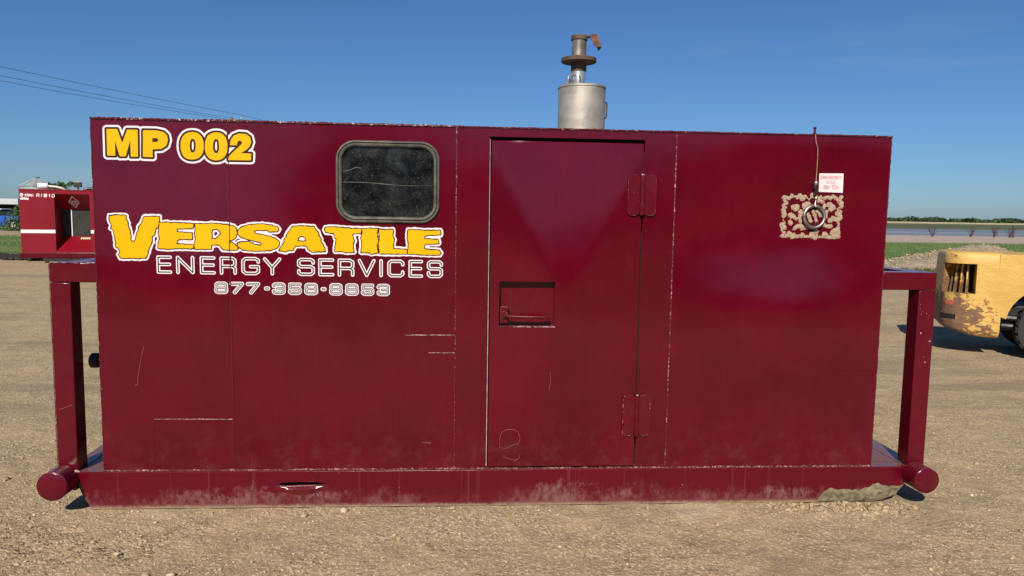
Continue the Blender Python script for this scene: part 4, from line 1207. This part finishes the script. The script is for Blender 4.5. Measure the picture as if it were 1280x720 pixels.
rec = [((RX0, 0.003, RZ0), (RX1, 0.003, RZ0), (IX1, IY, IZ0), (IX0, IY, IZ0)), ((RX0, .003, RZ1), (RX1, .003, RZ1), (IX1, IY, IZ1), (IX0, IY, IZ1)),
       ((RX0, .003, RZ0), (RX0, .003, RZ1), (IX0, IY, IZ1), (IX0, IY, IZ0)), ((RX1, .003, RZ0), (RX1, .003, RZ1), (IX1, IY, IZ1), (IX1, IY, IZ0))]
for q_ in rec: npart(MB().add(q_, [(0, 1, 2, 3)]), 'recess_panel', MRED)
gr = npart(MB().box(IX0, IX1, IY+.03, IY+.04, IZ0, IZ1), 'radiator', flat_mat('radiator_core', (.012, .013, .012), .7))
MMESH = flat_mat('mesh_wire', (.05, .055, .048), .6, .1)
mb = MB()
for k in range(-22, 20):
    xa = IX0+k*.04
    for s in (1, -1):
        pts = []
        for zz in np.linspace(IZ0, IZ1, 12):
            xx = xa+s*(zz-IZ0) if s > 0 else xa+.0+(IZ1-zz)
            if IX0 < xx < IX1: pts.append((xx, IY+.01, zz))
        if len(pts) > 1: mb.tube([pts[0], pts[-1]], .006, 4)
mb.build('mesh_guard', MMESH, gr)
MB().box(IX0+.26, IX0+.285, IY-.012, IY+.0, IZ0, IZ1).build('mesh_bar', MWHP, gr)
npart(MB().box(.005, RX0-.005, -.004, -.001, .845, .945), 'white_stripe', MWHP)
npart(MB().box(RX1+.005, LN-.005, -.004, -.001, .845, .945), 'white_stripe', MWHP)
npart(MB().box(-.05, LN+.05, -.05, .06, .10, .255), 'skid_beam', M_SKID, bevel=.01)
npart(MB().box(-.05, LN+.05, DN-.06, DN+.05, 0, .255), 'skid_beam', MRED)
npart(MB().box(.55, LN, -.03, .05, .01, .098), 'skid_runner', flat_mat('black_runner', (.02, .014, .014), .7))
F = Field(0, 1.1, 1.70, 2.06, .004)
def nword(s, x, z0, h, w, gap, sl=0, r=.0):
    for ch in s:
        for pth in SF[ch]: F.stroke([(x+w*a+sl*h*b_, z0+h*b_) for a, b_ in pth], r)
        x += w+gap
nword('RIG', .455, 1.925, .085, .060, .036, .15)
nword('#10', .665, 1.92, .085, .060, .036, .15)
nword('O', .035, 1.925, .09, .06, .02)
nword('KONI', .16, 1.935, .065, .036, .026)
F.stroke([(.05, 1.86), (.12, 1.868), (.22, 1.858)], .02)
F.stroke([(.045, 1.96), (.10, 1.99)], .006)
npart(F.mesh(.0085, -.002), 'lettering', MWHP)
# warning diamond on the upper recess slope, and its bars
def slope_pt(x, t): # t 0 at the outer edge, 1 at the grille
    return (x, .003+(IY-.003)*t-.006, RZ1+(IZ1-RZ1)*t-.004)
cxs, hw = 1.375, .15
def dia(s): return [slope_pt(cxs, .5-s*.40), slope_pt(cxs+hw*s, .5), slope_pt(cxs, .5+s*.40), slope_pt(cxs-hw*s, .5)]
o_, i_ = dia(1.0), dia(.80)
npart(MB().add(o_+i_, [(k, (k+1) % 4, (k+1) % 4+4, k+4) for k in range(4)]), 'warning_diamond', MWHP)
for k, (a, b_) in enumerate(((-.08, .42), (-.085, .52), (-.05, .62))):
    npart(MB().add([slope_pt(cxs+a, b_), slope_pt(cxs-a, b_), slope_pt(cxs-a, b_+.055), slope_pt(cxs+a, b_+.055)], [(0, 1, 2, 3)]), 'warning_bar', MWHP)
def low_pt(x, t): return (x, .003+(IY-.003)*t-.008, RZ0+(IZ0-RZ0)*t+.008)
for k in range(5):
    npart(MB().add([low_pt(1.48+k*.055, .78), low_pt(1.52+k*.055, .78), low_pt(1.52+k*.055, .90), low_pt(1.48+k*.055, .90)], [(0, 1, 2, 3)]), 'letter_mark', flat_mat('cream_print', (.7, .62, .45), .6))
# roof gear: lying muffler with tail pipe, lamp box
npart(MB().lathe([(0, .36), (.075, .36), (.085, .38), (.085, .62), (.075, .64), (0, .64)], (0, .5, HT+.14), 18, 'x'), 'roof_muffler', MWHP, smooth=True)
npart(MB().tube([(.64, .5, HT+.13), (.85, .5, HT+.12), (1.02, .5, HT+.08), (1.1, .5, HT+.03)], [.05, .045, .045, .04], 10), 'tail_pipe', flat_mat('tail_pipe_steel', (.45, .42, .38), .4, .5), smooth=True)
npart(MB().lathe([(.05, .32), (.05, .362)], (0, .5, HT+.14), 14, 'x'), 'muffler_flange', MRUST, smooth=True)
lb = npart(MB().box(1.37, 1.58, .3, .42, HT+.12, HT+.27), 'lamp_box', flat_mat('black_box', (.02, .02, .02), .5), bevel=.008)
MB().box(1.46, 1.50, .34, .38, HT+.03, HT+.12).build('lamp_stem', MRUST, lb)
MB().box(1.385, 1.565, .30, .42, HT+.271, HT+.285).build('lamp_hood', flat_mat('tan_hood', (.45, .36, .22), .6), lb)
npart(MB().tube([(1.62, .4, HT+.05), (1.78, .4, HT+.09), (1.95, .4, HT+.06)], .05, 8), 'roof_hose', flat_mat('black_hose', (.02, .02, .02), .5), smooth=True)
# ------------------------------------------------------------------ forklift, seen from its side
TH = R(-27)
fk = empty('forklift', (6.92, 4.22, GROUND), TH)
tag(fk, 'yellow forklift with rusty scraped counterweight and side vents, far right', 'forklift')
def fork_paint(name, amount=.5, spread=1.0):
    m = Mat(name)
    tc = m.n('TexCoord', 3)
    x, y, z = [m.n('SeparateXYZ', k, Vector=tc) for k in range(3)]
    n1 = m.noise(7.5, 6, .70, vec=tc, sx=.75, sz=1.2)
    n2 = m.noise(22, 5, .75, vec=tc, sx=.6, sz=1.2)
    n3 = m.noise(2.0, 2, .5, vec=tc, off=(3, 1, 4))
    s = m.math('ADD', m.math('MULTIPLY', n1, .62), m.math('MULTIPLY', n2, .44))
    # knocks gather on the rear and low down, where the tail swings into things
    low = m.ramp(z, 1.05, .45, -.13, .04)
    rear = m.ramp(x, -.45, -1.15, -.06, .085)
    s = m.math('ADD', s, m.math('MULTIPLY', m.math('ADD', low, rear), spread))
    s = m.math('ADD', s, m.math('MULTIPLY', m.math('SUBTRACT', n3, .5), .12))
    rust = m.ramp(s, amount+.045, amount+.065)
    yel = m.mix(m.ramp(n3, .3, .7), (.52, .315, .066), (.61, .385, .098))
    halo = m.ramp(s, amount-.01, amount+.05)
    c = m.mix(m.math('MULTIPLY', halo, .35), yel, (.50, .24, .07))
    rc_ = m.mix(m.ramp(n2, .35, .65), (.13, .065, .040), (.22, .115, .065))
    c = m.mix(rust, c, rc_)
    spk = m.ramp(m.noise(70, 3, .6, vec=tc, sx=.5), .70, .73)
    c = m.mix(m.math('MULTIPLY', spk, .8), c, (.12, .06, .04))
    h = m.math('ADD', m.math('MULTIPLY', rust, -1.0), m.math('MULTIPLY', n1, 3))
    return m.out(c, m.ramp(rust, 0, 1, .5, .85), 0, .4, m.bump(h, .004))
MFK = fork_paint('scraped_yellow_paint', .510)
MFK2 = fork_paint('yellow_paint', .64, .6)
MFIN = fork_paint('rusty_shaded_fin_paint', .44)  # rust, laid on heavier to paint the vent's inner shade into the colour
MGREASE = flat_mat('greasy_black', (.018, .016, .014), .5, .2, var=.3)
def fpart(mb, nm, mt, par=fk, **k): return mb.build(nm, mt, par, **k)
# plan outline of the counterweight: near side, rounded rear, far side
W = 1.15; RE = -1.115; FRX = -.50; rr = .26
plan = [(FRX, 0)]
plan += [(x, 0) for x in np.linspace(-.55, RE+rr, 9)]
for k in range(1, 15):
    a = R(270-90*k/14); plan.append((RE+rr+rr*math.cos(a), rr+rr*math.sin(a)))
plan += [(RE, y) for y in np.linspace(rr+.05, W-rr-.05, 7)]
for k in range(0, 15):
    a = R(180-90*k/14); plan.append((RE+rr+rr*math.cos(a), W-rr+rr*math.sin(a)))
plan += [(x, W) for x in np.linspace(RE+rr+.05, FRX, 6)]
plan = np.array(plan)
cen = np.array([-.75, W/2])
zl = [.225, .245, .29, .36, .385, .50, .62, .742, .752, .80, .90, 1.00, 1.10, 1.118, 1.128, 1.16, 1.20, 1.235, 1.252]
ins = [.05, .018, .004, 0, 0, 0, 0, 0, 0, 0, 0, .003, .007, .008, .009, .012, .018, .03, .055]
# bottom climbs toward the rear
def cwp(i, j, extra=0.0):
    p = plan[i]; d = (cen-p); d = d/np.linalg.norm(d)
    q_ = p+d*(ins[j]+extra)
    z = zl[j]
    rise = max(0, (-.62-p[0])/.62)**1.6*.13
    if z < .5: z = z+rise*(.5-z)/.275
    return (q_[0], q_[1], z)
npn, nz_ = len(plan), len(zl)
# vent wraps the rear near-side corner: outline indices and height rows that are open
i0 = 7; i1 = 21; j0 = 8; j1 = 13
s0 = 19; s1 = 23; t0 = 3; t1 = 4
mb = MB()
vs_ = [cwp(i, j) for j in range(nz_) for i in range(npn)]
fs = []
for j in range(nz_-1):
    for i in range(npn-1):
        if i0 <= i < i1 and j0 <= j < j1: continue
        if 15 <= i < 21 and 3 <= j < 4 and False: continue
        fs.append((j*npn+i, j*npn+i+1, (j+1)*npn+i+1, (j+1)*npn+i))
fs.append(tuple((nz_-1)*npn+i for i in range(npn)))
fs.append(tuple(i for i in range(npn-1, -1, -1)))
mb.add(vs_, fs)
cw = fpart(mb, 'counterweight', MFK, smooth=True, angle=50)
# vent reveal and dark duct behind it
def strip(idx_pairs):
    m_ = MB(); o = []
    for (i, j) in idx_pairs: o += [cwp(i, j), cwp(i, j, .36)]
    m_.add(o, [(2*k, 2*k+2, 2*k+3, 2*k+1) for k in range(len(idx_pairs)-1)])
    return m_
loop = [(i, j0) for i in range(i0, i1+1)]+[(i1, j) for j in range(j0, j1+1)]+[(i, j1) for i in range(i1, i0-1, -1)]+[(i0, j) for j in range(j1, j0-1, -1)]
strip(loop).build('vent_reveal', MFIN, cw)
m_ = MB(); o = []
for j in (j0, j1):
    for i in range(i0, i1+1): o.append(cwp(i, j, .36))
k_ = i1-i0+1
m_.add(o, [(a, a+1, a+1+k_, a+k_) for a in range(k_-1)])
m_.build('vent_back', MGREASE, cw)
for t_ in (10.2, 13.0, 16.0, 19.0):
    ia = int(t_); fa = t_-ia
    lerp = lambda e, j: np.array(cwp(ia, j, e))*(1-fa)+np.array(cwp(ia+1, j, e))*fa
    a, b_, c_, d_ = [Vector(lerp(e, j)) for e, j in ((.09, j0), (.34, j0), (.34, j1), (.15, j1))]
    tn = (Vector(cwp(ia+1, j0))-Vector(cwp(ia, j0))).normalized()*.008
    MB().add([a-tn, b_-tn, c_-tn, d_-tn, a+tn, b_+tn, c_+tn, d_+tn], [(0, 1, 2, 3), (7, 6, 5, 4), (0, 3, 7, 4), (0, 4, 5, 1), (1, 5, 6, 2), (2, 6, 7, 3)]).build('vent_fin', MFIN, cw)
# towing slot low on the corner
a, b_ = Vector(cwp(13, 4)), Vector(cwp(22, 4))
mt_ = MB()
o = []
for i in range(13, 22):
    p = np.array(cwp(i, 4, -.006)); o += [(p[0], p[1], .435), (p[0], p[1], .490)]
mt_.add(o, [(2*k, 2*k+2, 2*k+3, 2*k+1) for k in range(8)])
mt_.build('tow_slot', MGREASE, cw)
# knocked-about tail light remnant
mt_ = MB(); o = []
for i in range(14, 19):
    p = np.array(cwp(i, 6, -.004)); o += [(p[0], p[1], .60), (p[0], p[1], .66)]
mt_.add(o, [(2*k, 2*k+2, 2*k+3, 2*k+1) for k in range(4)])
mt_.build('faded_sticker', flat_mat('faded_red_sticker', (.42, .10, .06), .7, var=.4, scale=40), cw)

# hull over the wheel, with its arch
arch = []
for k in range(15):
    a = R(172-150*k/14); arch.append((.02+.465*math.cos(a), .40+.475*math.sin(a)))
hull = [(FRX-.05, .50)]+arch+[(.62, .42), (1.55, .42), (1.55, 1.05), (1.25, 1.235), (FRX-.05, 1.244)]
fpart(MB().prism(hull[::-1], .003, W-.003, 'xz'), 'hull', MFK2, bevel=.004)
fpart(MB().box(-.50, .55, .22, W-.22, .30, .62), 'axle_housing', MGREASE, bevel=.02)
for zz in (.47, .37): fpart(MB().tube([(-.46, .16, zz), (.1, .14, zz-.02)], .035, 8), 'steer_rod', MGREASE, smooth=True)
def wheel(xc, yc, r, w, nm='wheel'):
    wv = fpart(MB().lathe([(r*.45, -w*.42), (r*.80, -w*.48), (r*.95, -w*.46), (r*.965, -w*.40), (r*.965, w*.40), (r*.95, w*.46), (r*.80, w*.48), (r*.45, w*.42)], (xc, yc, r), 36, 'y'), nm, MTY, smooth=True)
    nl = 22
    for k in range(nl):
        for s in (-1, 1):
            a0_ = 2*math.pi*(k+(.25 if s > 0 else -.25))/nl
            m2 = Matrix.Translation((xc, yc, r)) @ Matrix.Rotation(a0_, 4, 'Y') @ Matrix.Translation((0, 0, r*.965)) @ Matrix.Rotation(R(24*s), 4, 'Z')
            MB().box(-r*.075, r*.075, (0.005 if s > 0 else -w*.47), (w*.47 if s > 0 else -.005), -.02, r*.035, m2).build('tread_lug', MTY, wv)
    MB().lathe([(0, -w*.28), (r*.2, -w*.30), (r*.42, -w*.34), (r*.47, -w*.43)], (xc, yc, r), 24, 'y').build('rim', MFK2, wv, smooth=True)
    return wv
wheel(.02, .10, .355, .24); wheel(.02, W-.10, .355, .24)
wheel(1.95, .08, .42, .30); wheel(1.95, W-.08, .42, .30)
# front end, out of the photograph to the right
fpart(MB().box(1.552, 2.35, .2, W-.2, .35, .75), 'front_frame', MFK2, bevel=.02)
for yy in (.10, W-.17):
    fpart(MB().tube([(.42, yy+.03, 1.24), (.40, yy+.03, 2.05), (.5, yy+.03, 2.12), (1.5, yy+.03, 2.12), (1.62, yy+.03, 2.05), (1.75, yy+.03, .95)], .032, 8), 'guard_leg', MGREASE, smooth=True)
for k in range(7): fpart(MB().box(.5+k*.16, .54+k*.16, .16, W-.16, 2.10, 2.135), 'guard_bar', MGREASE)
fpart(MB().box(.55, 1.0, .35, W-.35, 1.24, 1.34), 'seat', MGREASE, bevel=.03)
fpart(MB().box(.48, .60, .37, W-.37, 1.34, 1.75), 'seat_back', MGREASE, bevel=.04)
for yy in (.30, W-.42): fpart(MB().box(2.36, 2.50, yy, yy+.12, .12, 2.5), 'mast_rail', MGREASE, bevel=.01)
for yy in (.25, W-.37): fpart(MB().prism([(2.51, .08), (3.6, .08), (3.6, .095), (2.56, .13), (2.56, .7), (2.51, .7)], yy, yy+.12, 'xz'), 'fork', MGREASE)

# ------------------------------------------------------------------ gravel heap behind the forklift
def heap(x, y):
    r1 = np.hypot(np.where(x < 17.4, (x-17.4)/4.6, (x-17.4)/4.6), (y-20)/2.0)
    r2_ = np.hypot((x-21.5)/3.0, (y-20.2)/2.0)
    h = np.maximum(.93*np.clip(1-r1, 0, 1), .55*np.clip(1-r2_, 0, 1))
    return h+(vnoise(x, y, 1.5, 61)*.12+vnoise(x, y, 5, 62)*.05)*np.clip(h*4, 0, 1)
hx_ = np.linspace(12.2, 25.5, 150); hy_ = np.linspace(17.6, 22.6, 70)
HX, HY = np.meshgrid(hx_, hy_); HZ = GROUND-.06+heap(HX, HY)
ii = np.arange(HX.size).reshape(HX.shape)
ff = np.stack([ii[:-1, :-1], ii[:-1, 1:], ii[1:, 1:], ii[1:, :-1]], -1).reshape(-1, 4)
m = Mat('heap_gravel')
c = m.mix(m.ramp(m.noise(14, 5, .75), .35, .65), (.26, .20, .14), (.44, .36, .25))
c = m.mix(m.math('MULTIPLY', m.ramp(m.noise(.9, 5, .7, off=(4, 0, 0)), .5, .66), .5), c, (.13, .13, .06))
MH = m.out(c, .95, 0, .2, m.bump(m.noise(16, 6, .75), .06))
tag(np_mesh('gravel_heap', np.stack([HX, HY, HZ], -1).reshape(-1, 3), ff, MH, smooth=True), kind='structure')
X = RNG.uniform(12.5, 25, 2600); Y = RNG.uniform(17.6, 21, 2600)
hz_ = heap(X, Y); k = hz_ > .08
tag(stones('heap_stones', X[k], Y[k], RNG.uniform(.012, .04, k.sum()), MSTONE, .3, 12, .7, hz_[k]-.05), 'pale stones lying over the gravel heap behind the forklift', 'stones', kind='stuff')

# ------------------------------------------------------------------ grass
def blades(name, X, Y, H, mat, label, seed=2, zf=None):
    g = np.random.default_rng(seed); n = len(X)
    Z = terrain(X, Y) if zf is None else zf
    a = g.uniform(0, 6.28, n); w = H*.13
    dx, dy = np.cos(a)*w, np.sin(a)*w
    lx, ly = g.normal(0, .35, n)*H, g.normal(0, .35, n)*H
    v = np.stack([np.stack([X-dx, Y-dy, Z-.01], -1), np.stack([X+dx, Y+dy, Z-.01], -1), np.stack([X+lx, Y+ly, Z+H], -1)], 1).reshape(-1, 3)
    return tag(np_mesh(name, v, np.arange(3*n).reshape(n, 3), mat), label, 'grass', kind='stuff')
n = 26000
X = RNG.uniform(-27, -10, n); Y = RNG.uniform(20.5, 40, n)
k = (vnoise(X, Y, .4, 71)*6+Y) > 22.3
blades('grass_verge', X[k], Y[k], RNG.uniform(.03, .09, k.sum()), M_GRASS, 'green grass verge behind the red enclosure', 21)
n = 60000
X = RNG.uniform(12, 75, n); Y = 23+RNG.random(n)**1.3*34
k = ((vnoise(X, Y, .4, 72)*6+Y) > 24) & (np.abs(X/Y-.70) < .35) & (vnoise(X, Y, .25, 73)+vnoise(X, Y, .9, 74) > -.25)
blades('grass_field', X[k], Y[k], RNG.uniform(.04, .13, k.sum()), M_GRASS, 'rough green grass between the gravel heap and the lake', 22)
X = np.concatenate([RNG.normal(14.4, .9, 1200), RNG.normal(16.8, 1.2, 700)]); Y = np.concatenate([RNG.normal(18.2, .3, 1200), RNG.normal(17.9, .25, 700)])
blades('weeds', X, Y, RNG.uniform(.06, .2, len(X)), leaf_mat('weed_leaves', (.05, .07, .025), (.14, .13, .06)), 'low dry weeds along the foot of the gravel heap', 23)

# near-black ragged clods along the edge of the verge
n = 2200
X = RNG.uniform(-19, -11.6, n); Y = 20.6+RNG.normal(0, .55, n)-.35*(X+14)*.3
tag(stones('dark_clods', X, Y, RNG.uniform(.03, .11, n), flat_mat('black_clod', (.022, .018, .013), .95, var=.3), .3, 31, .7), 'ragged black clods along the grass edge beside the red enclosure', 'soil', kind='stuff')
# dead shrubs on the beach
spots = [(81.6, 121, 1.8, 1.9, 'leafless dark shrub standing apart at the left of the beach'),
         (88.6, 121, 1.7, 1.8, 'leafless shrub between the lone shrub and the twig thicket'),
         (92.2, 120, 1.9, 1.6, 'bare brown shrub at the left end of the lakeside thicket'),
         (94.2, 119, 1.6, 1.8, 'bare brown shrub second from the left in the lakeside thicket'),
         (96.3, 121, 2.1, 1.6, 'tall bare shrub third from the left in the lakeside thicket'),
         (98.2, 120, 1.8, 1.6, 'bare shrub farthest right in the lakeside thicket')]
for k, (x, y, h, w, lab) in enumerate(spots):
    g = random.Random(90+k)
    z = terrain(x, y).item()
    s = empty('dead_shrub', (x, y, z)); tag(s, lab, 'shrub', 'leafless shrubs on the beach')
    mb = MB()
    for j in range(9 if k else 11):
        a = g.uniform(0, 6.28); q_ = g.uniform(.3, 1)*w*.5; hz2 = h*g.uniform(.5, 1)
        p0, p1, p2 = Vector((g.uniform(-.15, .15), g.uniform(-.15, .15), -.1)), Vector((math.cos(a)*q_*.5, math.sin(a)*q_*.5, hz2*.55)), Vector((math.cos(a)*q_, math.sin(a)*q_, hz2))
        mb.tube([p0, p1, p2], [.055, .04, .02], 5)
        for _ in range(2):
            b2 = p1.lerp(p2, g.random()); e2 = b2+Vector((g.uniform(-.4, .4), g.uniform(-.4, .4), g.uniform(.2, .5)))
            mb.tube([b2, e2], [.03, .012], 4)
    mb.build('branches', M_TWIG, s)
    MB().tube([(0, 0, -.1), (0, 0, .3)], [.10, .07], 6).build('stem', M_TWIG, s)
